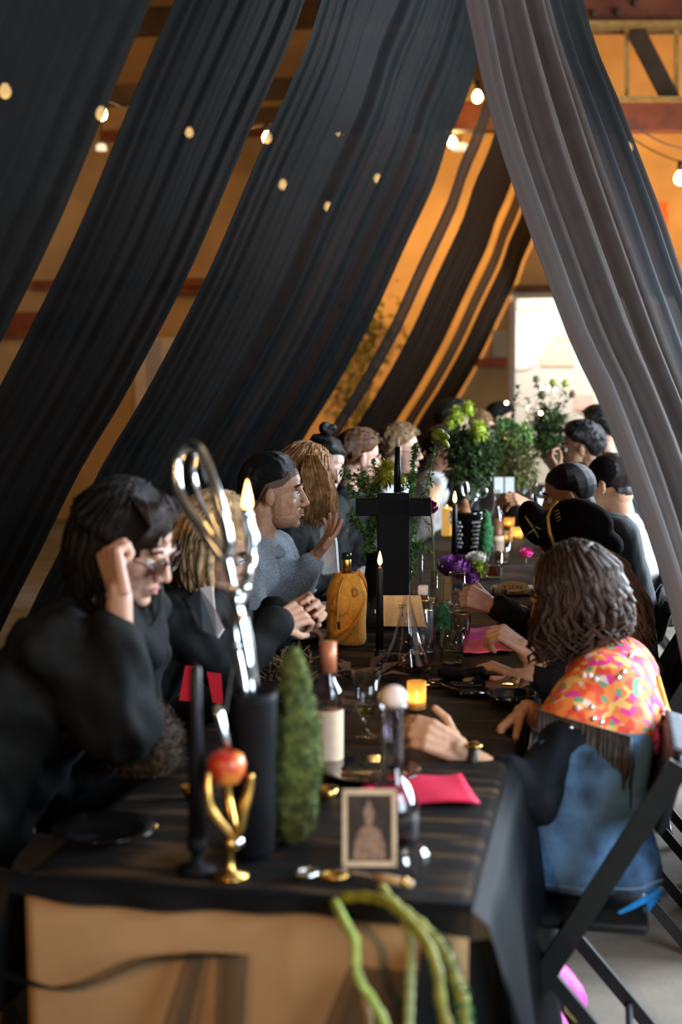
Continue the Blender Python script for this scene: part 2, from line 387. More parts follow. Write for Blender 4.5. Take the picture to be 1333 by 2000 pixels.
def shade(px, py, wpx, hpx, d, label):
    p = at(px, py, d); k = ppm(p); t = thing('pendant_lamp', label, 'lamp', p)
    MB().lathe(p, [(wpx * k * .5, -hpx * k * .5), (wpx * k * .42, hpx * k * .3), (wpx * k * .1, hpx * k * .5)], 18).build('lamp_shade', whitesh, t)
    MB().tube([p + V(0, 0, hpx * k * .5), p + V(0, 0, 2.2)], 0.008, 6).build('cord', wirem, t)
shade(198, 287, 22, 14, 12.6, 'small white pendant lamp in the leftmost gap below the bright bulb')
shade(900, 286, 34, 15, 13.0, 'flat white pendant lamp beside the bulb in the wide gap')
# things behind the gaps
t = thing('floor_speaker', 'dark speaker on a stand in the gap below the white panel', 'speaker', onwall(262, 1100, 12.6))
p = onwall(262, 865, 12.6); k = ppm(p); base = V(p.x, 12.6, 0); t.location = base
MB().box(p, (34 * k, .2, 36 * k), bev=.01).build('cabinet', sockm, t); MB().tube([base, p], .02, 8).build('pole', sockm, t)
MB().lathe(base, [(.2, 0), (.2, .02), (.03, .04)], 16).build('base', sockm, t)
t = thing('leafy_plant', 'leafy green plant climbing the back wall behind the wide gap', 'plant', (onwall(690, 740, 13.7).x, 13.7, 0))
lg = mat('ivy_leaf', (0.05, 0.07, 0.015), 0.5, noise=0.3, col2=(0.20, 0.17, 0.03), nscale=30)
b = MB(); st = MB()
base = Vector(t.location)
for i in range(7):
    e = onwall(random.uniform(675, 745), random.uniform(610, 770), 13.7); st.tube([base, base.lerp(e, .5) + V(random.uniform(-.1, .1), 0, .2), e], .012, 5)
    for j in range(34):
        c = e + V(random.gauss(0, .13), random.gauss(0, .06), random.gauss(0, .22)); s = random.uniform(.03, .07)
        u = V(random.gauss(0, 1), random.gauss(0, 1), random.gauss(0, 1)).normalized(); q = u.orthogonal().normalized()
        b.quad(c - u * s, c + q * s * .5, c + u * s, c - q * s * .5)
st.build('stem', lg, t); b.build('foliage', lg, t, False, kind='stuff')
MB().lathe(base, [(.16, 0), (.2, .3), (.22, .32), (.22, .36), (.18, .36)], 18).build('pot', brownw, t)

# ------------------------------------------------------------------ drapes
def spl(P, n):
    P = [Vector(p) for p in P]; out = []
    P = [P[0]] + [q for a, q in zip(P[:-1], P[1:]) if (q - a).length > 1e-5]
    if len(P) < 2: P = [P[0], P[0] + Vector((0, 0, .001))]
    L = [0]
    for a, q in zip(P[:-1], P[1:]): L.append(L[-1] + (q - a).length)
    for i in range(n + 1):
        s = L[-1] * i / n; k = max(j for j in range(len(P)) if L[j] <= s + 1e-9); k = min(k, len(P) - 2)
        t = (s - L[k]) / max(1e-9, L[k + 1] - L[k]); p0 = P[max(k - 1, 0)]; p1, p2 = P[k], P[k + 1]; p3 = P[min(k + 2, len(P) - 1)]
        out.append(0.5 * ((2 * p1) + (p2 - p0) * t + (2 * p0 - 5 * p1 + 4 * p2 - p3) * t * t + (3 * p1 - p0 - 3 * p2 + p3) * t ** 3))
    return out
chif = mat('black_chiffon', (0.0032, 0.0037, 0.0037), 0.6, noise=0.15, nscale=15, trl=0.15, thru=0.02, spec=0.03)
sheer = mat('sheer_black_chiffon', (0.010, 0.010, 0.010), 0.5, noise=0.15, nscale=15, trl=0.3, thru=0.10, spec=.05)
LP = [(0.0, 4.45), (-0.06, 4.0), (-.18, 3.52), (-.28, 3.20), (-.38, 2.97), (-.46, 2.73), (-.64, 2.35), (-.83, 1.94), (-1.06, 1.53), (-1.22, 1.28), (-1.38, .98), (-1.52, .72), (-1.66, .4), (-1.74, 0.02)]
NU, = (46,)
def drape(y0, y1, seed, label, m=chif, prof=LP, den=46, amp=.010, off=0.0, slack=0.0, y0b=None, y1b=None):
    pr = spl([(a, 0, c) for a, c in prof], NU); g = random.Random(seed)
    ph = [g.uniform(0, 6.28) for _ in range(5)]; w_ = y1 - y0; nv = max(24, int(abs(w_) * den * 2.4))
    def fn(u, v):
        i = int(round(u * NU)); p = pr[i]; tgt = (pr[min(i + 1, NU)] - pr[max(i - 1, 0)]).normalized(); nrm = V(tgt.z, 0, -tgt.x)
        ya = y0 + ((y0b if y0b is not None else y0) - y0) * u; yb = y1 + ((y1b if y1b is not None else y1) - y1) * u
        y = ya + (yb - ya) * v
        a = amp * (math.sin(v * abs(w_) * den + ph[0] + 1.2 * math.sin(v * 9 + ph[1])) + .6 * math.sin(v * abs(w_) * den * .37 + ph[2] + u * 1.5) + .35 * math.sin(v * abs(w_) * den * 2.1 + ph[3]))
        return V(p.x, y, p.z) + nrm * (a * (0.45 + 0.55 * u) + off - slack * math.sin(math.pi * v) * math.sin(math.pi * min(1, u * 1.1)))
    o = MB().grid(fn, NU, nv).build('tent_drape', m, None, True, (pr[0].x, (y0 + y1) / 2, 0))
    return tag(o, label, 'drape')
def S(s): return s - 2.06
drape(S(2.0), S(3.50), 1, 'leftmost black drape, nearest the camera, filling the upper left corner')
drape(S(3.62), S(4.66), 2, 'second black drape from the left, behind the person with glasses')
drape(S(4.90), S(5.96), 3, 'third black drape from the left, with a thin seam of light on its right')
drape(S(6.02), S(8.39), 4, 'widest black drape, fourth from the left, behind the man in the grey sweater', den=26, amp=.03)
drape(S(9.15), S(9.65), 5, 'narrow black drape right of the wide gap', sheer, den=40)
drape(S(10.1), S(12.2), 6, 'black drape second from the far end of the left side', den=30)
drape(S(12.7), S(13.6), 7, 'slim sheer drape next to the last one on the left', sheer, den=30)
drape(S(13.9), S(16.0), 8, 'farthest black drape on the left beside the bright window', den=30)
# right side: one swept-back, daylit sheer drape and black ones behind it
def loft(A, B, seed, label, m, folds, amp):
    """cloth between two hanging edge curves; A, B are lists of (x, y, z)"""
    A = spl(A, NU); B = spl(B, NU); g = random.Random(seed); ph = [g.uniform(0, 6.28) for _ in range(4)]; nv = folds * 10
    def fn(u, v):
        i = int(round(u * NU)); p = A[i].lerp(B[i], v); t = (A[min(i + 1, NU)] - A[max(i - 1, 0)]).normalized(); n = t.cross(B[i] - A[i]).normalized()
        return p + n * amp * min(1, .25 + v * 8) * (math.sin(v * folds * 6.283 + ph[0] + .8 * math.sin(u * 3 + ph[1])) + .5 * math.sin(v * folds * 2.6 + ph[2]) + .3 * math.sin(v * folds * 13 + ph[3]))
    return tag(MB().grid(fn, NU, nv).build('tent_drape', m, None, True, ((A[0].x + B[0].x) / 2, (A[0].y + B[0].y) / 2, 0)), label, 'drape')
greych = mat('grey_chiffon', (0.064, 0.047, 0.040), 0.6, noise=0.1, nscale=15, trl=0.5, thru=0.02, spec=.06)
def cur(pts, d): return [at(x, y, d) for x, y in pts]
EA = [V(0.02, 1.75, 4.4), V(0.08, 1.75, 3.3)] + cur([(931, 0), (985, 250), (1080, 520), (1135, 665), (1200, 800), (1333, 1180)], 3.8)
EB = [V(0.06, 2.4, 4.4), V(0.20, 2.4, 3.5)] + cur([(1062, 0), (1140, 235), (1225, 480), (1268, 600), (1318, 740), (1400, 960)], 4.5)
EC = [V(0.10, 3.1, 4.4), V(0.30, 3.1, 3.8)] + cur([(1132, 0), (1208, 215), (1290, 430), (1333, 560), (1410, 760), (1520, 1040)], 5.2)
def tofloor(E, dx): return E + [E[-1] + V(dx * .5, 0, -E[-1].z * .5), V(E[-1].x + dx, E[-1].y, 0.03)]
EA, EB, EC = tofloor(EA, .22), tofloor(EB, .2), tofloor(EC, .2)
loft(EA, EB, 3, 'pale grey daylit drape sweeping down the right side in soft pleats', greych, 6, .034)
loft(EB, EC, 4, 'black drape right of the pale grey one, with a paler folded edge', chif, 3, .02)

# ================================================================== TABLE
TW, TL = 0.36, 10.2                    # half width, length; near end at y = 0
tb = thing('dining_table', 'long banquet table under a tan cloth and black gauze', 'table', (0, TL / 2, 0))
wood = mat('table_wood', (0.20, 0.11, 0.05), 0.6, noise=0.2)
MB().box((0, TL / 2 + .05, .725), (TW * 2 - .01, TL - .12, .03), bev=.004).build('tabletop', wood, tb, False)
for y in (0.3, 2.1, 2.5, 4.4, 4.9, 6.9, 7.3, 9.9):
    for x in (-.28, .28): MB().tube([(x, y, .71), (x, y, 0)], .016, 8).build('leg', sockm, tb)
Y0 = 0.09                              # near end of cloths and top
tan = mat('tan_tablecloth', (0.37, 0.215, 0.095), 0.85, noise=0.08, nscale=6, bump=0.12, bscale=25)
# tan cloth: top and drops with soft folds
def clothfn(hang, z0, folds, amp, seed, x0=-TW, x1=TW, y0=0.09, y1=TL):
    g = random.Random(seed); ph = [g.uniform(0, 6.28) for _ in range(4)]
    per = []
    r = .03
    ring = []
    n = 40
    for i in range(n): ring.append((x0 + (x1 - x0) * i / n, y0, 0, -1))
    for i in range(90): ring.append((x1, y0 + (y1 - y0) * i / 90, 1, 0))
    for i in range(n): ring.append((x1 - (x1 - x0) * i / n, y1, 0, 1))
    for i in range(90): ring.append((x0, y1 - (y1 - y0) * i / 90, -1, 0))
    return ring, ph
ring, ph = clothfn(.7, .745, 9, .012, 1)
rings = []
for k, (o, z) in enumerate(((-.30, .746), (-.012, .746), (.0, .744), (.008, .735), (.010, .55), (.014, .35), (.018, .15), (.02, .02))):
    L_ = []
    for i, (x, y, nx, ny) in enumerate(ring):
        s = (x + y) * 7; f = max(0, (.735 - z)) * .035 * (math.sin(s * 1.3 + ph[0]) + .6 * math.sin(s * 2.9 + ph[1]))
        ox = o + (f if z < .74 else 0)
        if k == 0: L_.append(V(x * .2, .3 + (y / TL) * (TL - .6), z))
        else: L_.append(V(x + nx * ox, y + ny * ox, z))
    rings.append(L_)
o = MB().rings(rings, cap0=True, cap1=False).build('tablecloth', tan, None, True, (0, TL / 2, .7)); tag(o, 'plain tan tablecloth hanging to the floor at the near table end', 'tablecloth')
# black gauze runner over the cloth: crumpled, sheer, longer on the right side
gz = bpy.data.materials.new('black_gauze'); gz.use_nodes = True; MATS['black_gauze'] = gz
nt = gz.node_tree; pb = nt.nodes['Principled BSDF']; pb.inputs['Base Color'].default_value = (0.006, 0.0068, 0.0075, 1); pb.inputs['Roughness'].default_value = 0.6; pb.inputs['Specular IOR Level'].default_value = .12
tc = nt.nodes.new('ShaderNodeTexCoord'); mp = nt.nodes.new('ShaderNodeMapping'); mp.inputs['Scale'].default_value = (1.6, 9, 3)
nz = nt.nodes.new('ShaderNodeTexNoise'); nz.inputs['Scale'].default_value = 2.2; nz.inputs['Detail'].default_value = 3
rp = nt.nodes.new('ShaderNodeValToRGB'); rp.color_ramp.elements[0].position = .49; rp.color_ramp.elements[1].position = .60
rp.color_ramp.elements[0].color = (0.03, 0.03, 0.03, 1); rp.color_ramp.elements[1].color = (.42, .42, .42, 1)
tr_ = nt.nodes.new('ShaderNodeBsdfTransparent'); mx = nt.nodes.new('ShaderNodeMixShader')
nt.links.new(tc.outputs['Object'], mp.inputs['Vector']); nt.links.new(mp.outputs[0], nz.inputs['Vector']); nt.links.new(nz.outputs['Fac'], rp.inputs['Fac'])
nt.links.new(rp.outputs['Color'], mx.inputs[0]); nt.links.new(pb.outputs[0], mx.inputs[1]); nt.links.new(tr_.outputs[0], mx.inputs[2]); nt.links.new(mx.outputs[0], nt.nodes['Material Output'].inputs['Surface'])
def gauze_z(x, y): return .7495 + .0012 * math.sin(y * 21 + x * 5) + .0008 * math.sin(y * 47 - x * 9)
prof = [(-.435, .50), (-.415, .62), (-.392, .72), (-.372, .742), (-.35, 0), (-.2, 0), (-.05, 0), (.1, 0), (.22, 0), (.35, 0), (.375, .742), (.40, .72), (.43, .6), (.445, .42), (.455, .24), (.47, .10)]
def gfn(u, v):
    y = .09 + v * (TL - .14); j = u * (len(prof) - 1); i = min(int(j), len(prof) - 2); t = j - i
    x = prof[i][0] * (1 - t) + prof[i + 1][0] * t; za = prof[i][1] or gauze_z(x, y); zb = prof[i + 1][1] or gauze_z(x, y); z = za * (1 - t) + zb * t
    dr = max(0, .74 - z); x += math.copysign(1, x) * dr * .06 * math.sin(y * 17 + 2 * math.sin(y * 5)); 
    if x > 0 and y > 1.2 and z < .7: x -= dr * .45
    return V(x, y - .002, z)
o = MB().grid(lambda u, v: gfn(.2 + u * .4667, v), 21, 220).build('gauze_runner', gz, None, True, (0, TL / 2, .75))
dgs = mat('dense_gauze', (0.005, 0.0062, 0.0075), 0.6, noise=0.2, nscale=12, thru=0.05, spec=.06)
MB().grid(lambda u, v: gfn(u * .2, v), 9, 220).build('side_fall', dgs, o); MB().grid(lambda u, v: gfn(.6667 + u * .3333, v), 15, 220).build('side_fall', dgs, o)
tag(o, 'crumpled sheer black gauze laid over the whole table top', 'runner')
# its end falling over the front edge, in swags
sg = mat('sheer_gauze_edge', (0.006, 0.007, 0.008), 0.6, noise=0.2, nscale=12, thru=0.45, spec=.1)
dg_ = mat('dense_gauze', (0.005, 0.0062, 0.0075), 0.6, noise=0.2, nscale=12, thru=0.06, spec=.08)
def ffn(u, v):
    x = -.375 + .75 * v; dep = (.022 + .008 * math.sin(v * 7) + .012 * v)
    return V(x, .070 - .006 * math.sin(x * 40) * u - .01 * u, .7505 - dep * u) if u > 0 else V(x, 0.094, .7512)
o = MB().grid(ffn, 8, 90).build('gauze_fringe', dg_, None, True, (0, 0, .75)); tag(o, 'dense black gauze edge folded over the front edge of the table', 'fringe')
def swag(pts, w0, w1, label, m):
    pts = [V(*x) + V(0, .09, 0) for x in pts]; P = spl(pts, 24)
    def fn(u, v):
        p = P[int(round(u * 24))]; ww = w0 + (w1 - w0) * u
        return p + V((v - .5) * ww, -.006 * math.sin(v * 19 + u * 5), 0)
    tag(MB().grid(fn, 24, 14).build('gauze_tail', m, None, True, pts[0]), label, 'gauze')
swag([(-.40, -.036, .60), (-.31, -.05, .585), (-.24, -.05, .60), (-.14, -.05, .645), (.0, -.04, .66)], .03, .05, 'thin black gauze strip sagging across the left front of the tan cloth', sg)
swag([(-.06, -.04, .66), (-.085, -.055, .56), (-.10, -.06, .50), (-.13, -.06, .40), (-.16, -.06, .2)], .03, .09, 'narrow black gauze tail hanging left of the table middle', sg)
swag([(-.0, -.04, .66), (-.005, -.055, .5), (-.015, -.06, .35), (-.02, -.06, .1)], .05, .05, 'straight black gauze tail hanging below the moss vase', sg)
swag([(.24, -.05, .66), (.20, -.075, .52), (.17, -.08, .42), (.1, -.08, .2)], .1, .22, 'wide sheer gauze tail behind the hanging green stems', sg)
def bigfn(u, v):
    P = V(.30 + .10 * v + .10 * u * v, .04 + .10 * v, .70 - .02 * v); q = V(.22 + .29 * v + .02, -.0 + .26 * v, .06)
    p = P.lerp(q, u); return p + V(.012 * math.sin(v * 22 + u * 2), .012 * math.cos(v * 22), 0) * u
o = MB().grid(bigfn, 24, 50).build('gauze_corner_fall', dg_, None, True, (.4, 0, .7)); tag(o, 'heavy black gauze falling from the right front corner of the table', 'gauze')

# ================================================================== PEOPLE
HEADP = [('e', (-.012, 0, .035), (.096, .074, .085)), ('e', (.028, 0, -.028), (.058, .059, .082)), ('e', (.030, 0, -.078), (.050, .050, .036)),
         ('e', (.070, 0, -.098), (.017, .022, .015)), ('c', (.080, -.034, .020), .011, (.080, .034, .020), .011), ('c', (.083, 0, .012), .009, (.104, 0, -.030), .0112),
         ('e', (.092, .011, -.036), (.011, .008, .008)), ('e', (.092, -.011, -.036), (.011, .008, .008)), ('e', (.050, .037, -.026), (.022, .020, .024)), ('e', (.050, -.037, -.026), (.022, .020, .024)),
         ('e', (.076, 0, -.064), (.016, .026, .022)), ('e', (-.008, .078, -.010), (.017, .008, .030)), ('e', (-.008, -.078, -.010), (.017, .008, .030)),
         ('e', (-.045, 0, -.05), (.045, .052, .05))]
def head_mb(M, c, sc=1.0):
    b = MB(); T = lambda p: c + M @ (Vector(p) * sc)
    for h in HEADP:
        if h[0] == 'e': b.ell(T(h[1]), [r * sc for r in h[2]], M, 16, 10)
        else: b.cap(T(h[1]), h[2] * sc, T(h[3]), h[4] * sc, 10)
    return b
def hand_mb(b, W, d, nrm, side, pose, sc=1.0):
    """fingers run along d, palm faces nrm, side +1: thumb towards d x nrm"""
    d = Vector(d).normalized(); n = Vector(nrm); n = (n - d * n.dot(d)).normalized(); t = d.cross(n) * side
    cur_ = {'open': [(6, 8, 6)] * 4, 'relaxed': [(28, 32, 18), (32, 36, 20), (36, 40, 22), (40, 42, 24)], 'fist': [(72, 92, 60)] * 4,
            'pinch': [(46, 46, 22), (52, 50, 24), (60, 56, 30), (66, 60, 30)], 'spread': [(2, 10, 8), (14, 14, 8), (22, 18, 10), (30, 24, 12)]}[pose]
    for k, (off, L, cu) in enumerate(zip((.030, .010, -.010, -.029), (.074, .082, .076, .060), cur_)):
        m = W + d * (.094 - abs(off) * .25) * sc + t * off * sc
        b.cap(W + t * off * .62 * sc + d * .012 * sc, .015 * sc, m, .0115 * sc, 8)
        p = m; a = 0; fd = (d + t * off * (2.4 if pose in ('open', 'spread') else .5)).normalized()
        for q, f, r in zip(cu, (.45, .31, .24), (.0098, .0088, .0078)):
            a += R(q); v = fd * math.cos(a) + n * math.sin(a); e = p + v * L * f * sc; b.cap(p, r * sc * 1.06, e, r * sc, 8); p = e
    th = W + d * .030 * sc + t * .028 * sc + n * .006 * sc
    b.cap(W + d * .014 * sc, .017 * sc, th, .0155 * sc, 8)
    if pose == 'fist': v1, v2 = (d * .75 + t * .6 + n * .25), (d * .4 - t * .35 + n * .85)
    elif pose == 'pinch': v1, v2 = (d * .75 + t * .45 + n * .55), (d * .75 - t * .05 + n * .5)
    elif pose == 'thumb': v1, v2 = (d * .45 + t * .9), (d * .3 + t)
    else: v1, v2 = (d * .62 + t * .75 + n * .2), (d * .85 + t * .35 + n * .2)
    e = th + v1.normalized() * .042 * sc; b.cap(th, .0135 * sc, e, .0112 * sc, 8); b.cap(e, .0112 * sc, e + v2.normalized() * .034 * sc, .009 * sc, 8)

def strands(b, roots_tips, r0, n=5):
    for P, r in roots_tips:
        m = len(P); b.tube(P, [r * (.55 + .45 * math.sin(math.pi * min(1, (i + .6) / (m * .75)))) * (1 if i < m - 1 else .25) for i in range(m)], n, flat=.55)
def hair_mesh(hi, M, c, style, seed, sc=1.0, length=.3, part=0, curl=0.0, N=150, back=None, face_deg=62):
    g = random.Random(seed); T = lambda p: c + M @ (Vector(p) * sc)
    sh = MB()
    if style in ('long', 'wavy'):
        sh.ell(T((-.020, 0, .040)), [.100 * sc, .083 * sc, .092 * sc], M, 20, 12)
        sh.ell(T((-.045, 0, -.005)), [.072 * sc, .077 * sc, .080 * sc], M, 18, 10)
    out = MB()
    if style in ('long', 'wavy'):
        r = remesh(sh, .006 * sc, 2); displace(r, .0035 * sc, 90, seed); out.add(r.v, r.f)
    else:
        out = hair_cap(hi, M, c, sc, *{'short': (.020, .035, 0, seed, .003), 'bun': (.007, .02, 0, seed, .001), 'buzz': (.004, .03, .004, seed, .0), 'fade': (.015, .055, -.012, seed, .0012)}[style])
        if style == 'bun':
            q = remesh(MB().ell(T((-.045, 0, .150)), [.034 * sc, .036 * sc, .030 * sc], M, 14, 8).ell(T((-.025, .018, .165)), [.02 * sc, .02 * sc, .016 * sc], M, 10, 6), .006, 1); displace(q, .003, 120, 2); out.add(q.v, q.f)
    L = []
    if style in ('long', 'wavy'):
        for i in range(N):
            az = R(g.uniform(face_deg, 360 - face_deg)) if i % 6 else R(g.choice((-1, 1)) * g.uniform(face_deg - 22, face_deg + 6)); el = R(g.uniform(8, 80))
            q = V(math.cos(el) * math.cos(az) * .100 - .02, math.cos(el) * math.sin(az) * .084, math.sin(el) * .094 + .040)
            root = T(q); o = M @ V(math.cos(az), math.sin(az), 0) ; LL = length * g.uniform(.75, 1.08)
            P = [root]; p0 = T(V(math.cos(az) * .108 - .02, math.sin(az) * .092, .02)); P.append(root.lerp(p0, .55) + (o * .012)); P.append(p0)
            nseg = 6; ph = g.uniform(0, 6.28)
            for k in range(1, nseg + 1):
                t = k / nseg; dn = V(0, 0, -LL * t) + o * (.018 * math.sin(math.pi * t)) + (back * (t * .6) if back else V(0, 0, 0))
                wv = curl * V(math.sin(ph + t * 9), math.cos(ph * 1.7 + t * 8), 0) * t
                P.append(p0 + dn + wv)
            L.append((P, g.uniform(.007, .013) * sc))
    elif style == 'short':
        for i in range(N):
            az = R(g.uniform(0, 360)); el = R(g.uniform(20, 85))
            q = V(math.cos(el) * math.cos(az) * .098 - .018, math.cos(el) * math.sin(az) * .083, math.sin(el) * .092 + .042); root = T(q)
            v = (M @ V(.55, .25 * math.sin(i), .2)).normalized(); L.append(([root - v * .012, root + v * .014 + (root - c).normalized() * .004, root + v * .032], g.uniform(.003, .006) * sc))
    elif style == 'bun':
        for i in range(70):
            az = R(g.uniform(0, 360)); a0 = V(math.cos(az) * .099 - .02, math.sin(az) * .082, .035 + .05 * max(0, math.cos(az))); m1 = V(math.cos(az) * .06 - .03, math.sin(az) * .055, .115); L.append(([T(a0), T(m1 * 1.0), T(V(-.045, 0, .135))], .006 * sc))
    strands(out, L, .01)
    return out

def hair_cap(hi, M, c, sc, tmax, ramp, drop=0.0, seed=1, rough=0.0):
    """hair as a layer grown on the scalp: thickness tapers to nothing at the hairline"""
    P = (np.array(hi.v) - np.array(c)) @ np.array(M) / sc; n = hi.n
    xs = [-.2, -.09, -.05, -.022, .008, .030, .052, .075, .2]; zs = [-.062, -.058, -.035, .018, .030, .036, .058, .074, .078]
    s_ = P[:, 2] - np.interp(P[:, 0], xs, zs) + drop
    s_[(np.abs(P[:, 1]) > .0765) & (P[:, 2] < .032)] = -1
    th = (.0006 + tmax * np.clip(s_ / ramp, 0, 1) ** .8) * sc
    if rough: th += np.clip(s_ / ramp, 0, 1) * rough * wob(np.array(hi.v), 230, seed)
    Q = np.array(hi.v) + n * th[:, None]; idx = -np.ones(len(Q), int); keep = s_ > 0; out = MB()
    fs = [f for f in hi.f if all(keep[i] for i in f)]
    for f in fs:
        for i in f:
            if idx[i] < 0: idx[i] = len(out.v); out.v.append(tuple(Q[i]))
    out.f = [tuple(int(idx[i]) for i in f) for f in fs]
    return out
SK = {'pale': SKIN('pale', (.52, .30, .215)), 'fair': SKIN('fair', (.50, .28, .19)), 'tan': SKIN('tan', (.42, .225, .135)), 'brown': SKIN('brown', (.30, .155, .085)), 'warm': SKIN('warm', (.50, .26, .15))}
HR = {}
def hairmat(n, c, c2=None):
    return mat('hair_' + n, c, 0.42, noise=.35, nscale=45, col2=c2, bump=.5, bscale=150, wave='X', spec=.16)
HR['black'] = hairmat('black', (.010, .008, .007)); HR['dark'] = hairmat('dark', (.022, .013, .010)); HR['brown'] = hairmat('brown', (.055, .030, .020)); HR['chestnut'] = hairmat('chestnut', (.12, .050, .02))
HR['blonde'] = hairmat('blonde', (.36, .20, .085), (.55, .34, .16)); HR['strawberry'] = hairmat('strawberry', (.42, .17, .05), (.60, .30, .12)); HR['sandy'] = hairmat('sandy', (.24, .13, .055), (.36, .21, .095)); HR['stubble'] = hairmat('stubble', (.02, .013, .011))
lipm = mat('lips', (.33, .11, .09), 0.45, noise=.1); eyew = mat('eye_white', (.75, .72, .68), 0.2, noise=.03); iris = mat('iris', (.02, .01, .006), 0.15, noise=.2)
browm = mat('eyebrow', (.012, .008, .006), .7, noise=.2)

def garment(name, segs, infl, m, parent, voxel=.013, fold=.006, seed=1, it=2, extra=None, freq=38):
    b = MB()
    for p0, r0, p1, r1 in segs: b.cap(p0, r0 + infl, p1, r1 + infl, 14)
    if extra: extra(b)
    r = remesh(b, voxel, it)
    if fold: displace(r, fold, freq, seed); displace(r, fold * .4, freq * 2.3, seed + 9)
    return r.build(name, m, parent)

def person(label, hd, yaw, pitch, roll, hip, skin, hair, hs, top, legm, arms, byaw=None, seed=1, sc=1.0, group='dinner guests', face=2, topn='jacket', cuffs=(1, 1),
           collar=None, infl=.018, hairkw=None, legs=True, voxel=.0035, lean=0.0, fold=.011, stubble=None, shoulder=.165, tuck=0.0):
    byaw = yaw if byaw is None else byaw
    M = (Matrix.Rotation(R(yaw), 3, 'Z') @ Matrix.Rotation(R(pitch), 3, 'Y') @ Matrix.Rotation(R(roll), 3, 'X'))
    f = V(math.cos(R(byaw)), math.sin(R(byaw)), 0); s = V(-f.y, f.x, 0)
    hp = V(hip[0], hip[1], .565)
    t = thing('person', label, 'person', (hip[0], hip[1], 0), group)
    N = hd + M @ V(-.040, 0, -.085) * sc - V(0, 0, .075) - f * .012
    ch = N.lerp(hp, .40) - f * .02
    sh = {'L': N + s * shoulder - V(0, 0, .055), 'R': N - s * shoulder - V(0, 0, .055)}
    nk0 = hd + M @ V(-.030, 0, -.05) * sc
    # joints of the arms
    A = {}
    for k, sg in (('L', 1), ('R', -1)):
        a = arms.get(k)
        if a is None:
            e = sh[k] - f * .02 + s * sg * .04 - V(0, 0, .26); W = V(hp.x, hp.y, .665) + f * .04 + s * sg * .12
            a = (e, W, f - V(0, 0, .1), V(0, 0, -1), 'relaxed')
        A[k] = a
    torso = [(hp + s * .075, .105, hp - s * .075, .105), (hp + s * .06, .10, ch + s * .075, .105), (hp - s * .06, .10, ch - s * .075, .105), (ch + s * .07, .105, N + s * .085 - V(0, 0, .09), .075), (ch - s * .07, .105, N - s * .085 - V(0, 0, .09), .075), (hp + f * .02, .11, ch + f * .02, .10),
             (N - V(0, 0, .035) , .055, sh['L'], .052), (N - V(0, 0, .035), .055, sh['R'], .052), (ch, .10, N - V(0, 0, .06), .062)]
    armseg = {k: [(sh[k], .055, A[k][0], .043), (A[k][0], .042, A[k][1], .027)] for k in 'LR'}
    kn = {}; legseg = []
    for k, sg in (('L', 1), ('R', -1)):
        h0 = hp + s * sg * .085 - V(0, 0, .02); q = h0 + f * .40 + s * sg * .03; q.z = .53; an = V(q.x, q.y, .09) - f * (.03 + tuck)
        kn[k] = (h0, q, an); legseg += [(h0, .082, q, .058), (q, .054, an, .038), (an - V(0, 0, .035), .036, an + f * .15 - V(0, 0, .055), .030)]
    # one continuous body: coarse trunk and limbs, finer head and hands merged in
    low = MB()
    for q in torso + armseg['L'] + armseg['R'] + (legseg if legs else []): low.cap(*q, n=12)
    low.cap(nk0, .052 * sc, N, .056, 12)
    body = remesh(low, .014, 2)
    hm = head_mb(M, hd, sc); hm.cap(nk0, .050 * sc, N - V(0, 0, .01), .054, 14)
    hi = remesh(hm, voxel, 2)
    out = MB(); out.add(body.v, body.f); out.add(hi.v, hi.f)
    for k, sg in (('L', 1), ('R', -1)):
        a = A[k]
        hb = MB(); hand_mb(hb, a[1], a[2], a[3], a[5] if len(a) > 5 else -sg, a[4]); dn = (a[1] - a[0]).normalized()
        hb.cap(a[0].lerp(a[1], .35), .037, a[1] + Vector(a[2]).normalized() * .015, .024, 12)
        q = remesh(hb, .0042, 1); out.add(q.v, q.f)
    out.build('body', SK[skin], t)
    # clothes
    sl = []
    for k, fr in zip('LR', cuffs):
        a = armseg[k]
        if fr: sl += [a[0], (A[k][0], .044, A[k][0].lerp(A[k][1], fr * .88), .031 if fr > .6 else .040)]
    garment(topn, [q for q in torso] + sl, infl, top, t, fold=fold, seed=seed)
    if legs:
        garment('trousers', [torso[0]] + [q for i, q in enumerate(legseg) if i % 3 != 2], .012, legm, t, seed=seed + 3, voxel=.016)
        for k in 'LR':
            an = kn[k][2]; remesh(MB().cap(an - V(0, 0, .03), .046, an + f * .15 - V(0, 0, .048), .039), .012, 1).build('shoe', sockm, t)
    if collar:
        cb = MB(); P = [N + (f * math.cos(x) + s * math.sin(x)) * (.068 + .004 * math.cos(x)) + V(0, 0, -.005 - .03 * math.cos(x)) for x in np.linspace(0, 6.283, 21)[:-1]]
        cb.tube(P, .016, 8, True, 1.4); cb.build('collar', collar, t)
    if hs != 'none':
        hair_mesh(hi, M, hd, hs, seed, sc, **(hairkw or {})).build('hair', HR[hair], t)
    if face:
        T = lambda p: hd + M @ (Vector(p) * sc)
        for sg in (1, -1):
            e = MB().ell(T((.0705, sg * .0325, -.002)), .0134 * sc, M, 12, 8).build('eye', eyew, t)
            MB().ell(T((.0797, sg * .034, -.003)), (.0046 * sc, .0058 * sc, .0058 * sc), M, 10, 6).build('iris', iris, e)
            MB().tube([T((.083, sg * .012, .022)), T((.086, sg * .030, .030)), T((.072, sg * .052, .024))], [.0035, .0050, .0025], 6).build('eyebrow', browm, t)
            MB().tube([T((.080, sg * .017, .002)), T((.0845, sg * .030, .008)), T((.076, sg * .045, .002))], [.0012, .0022, .0012], 6).build('eyelid', SK[skin], t)
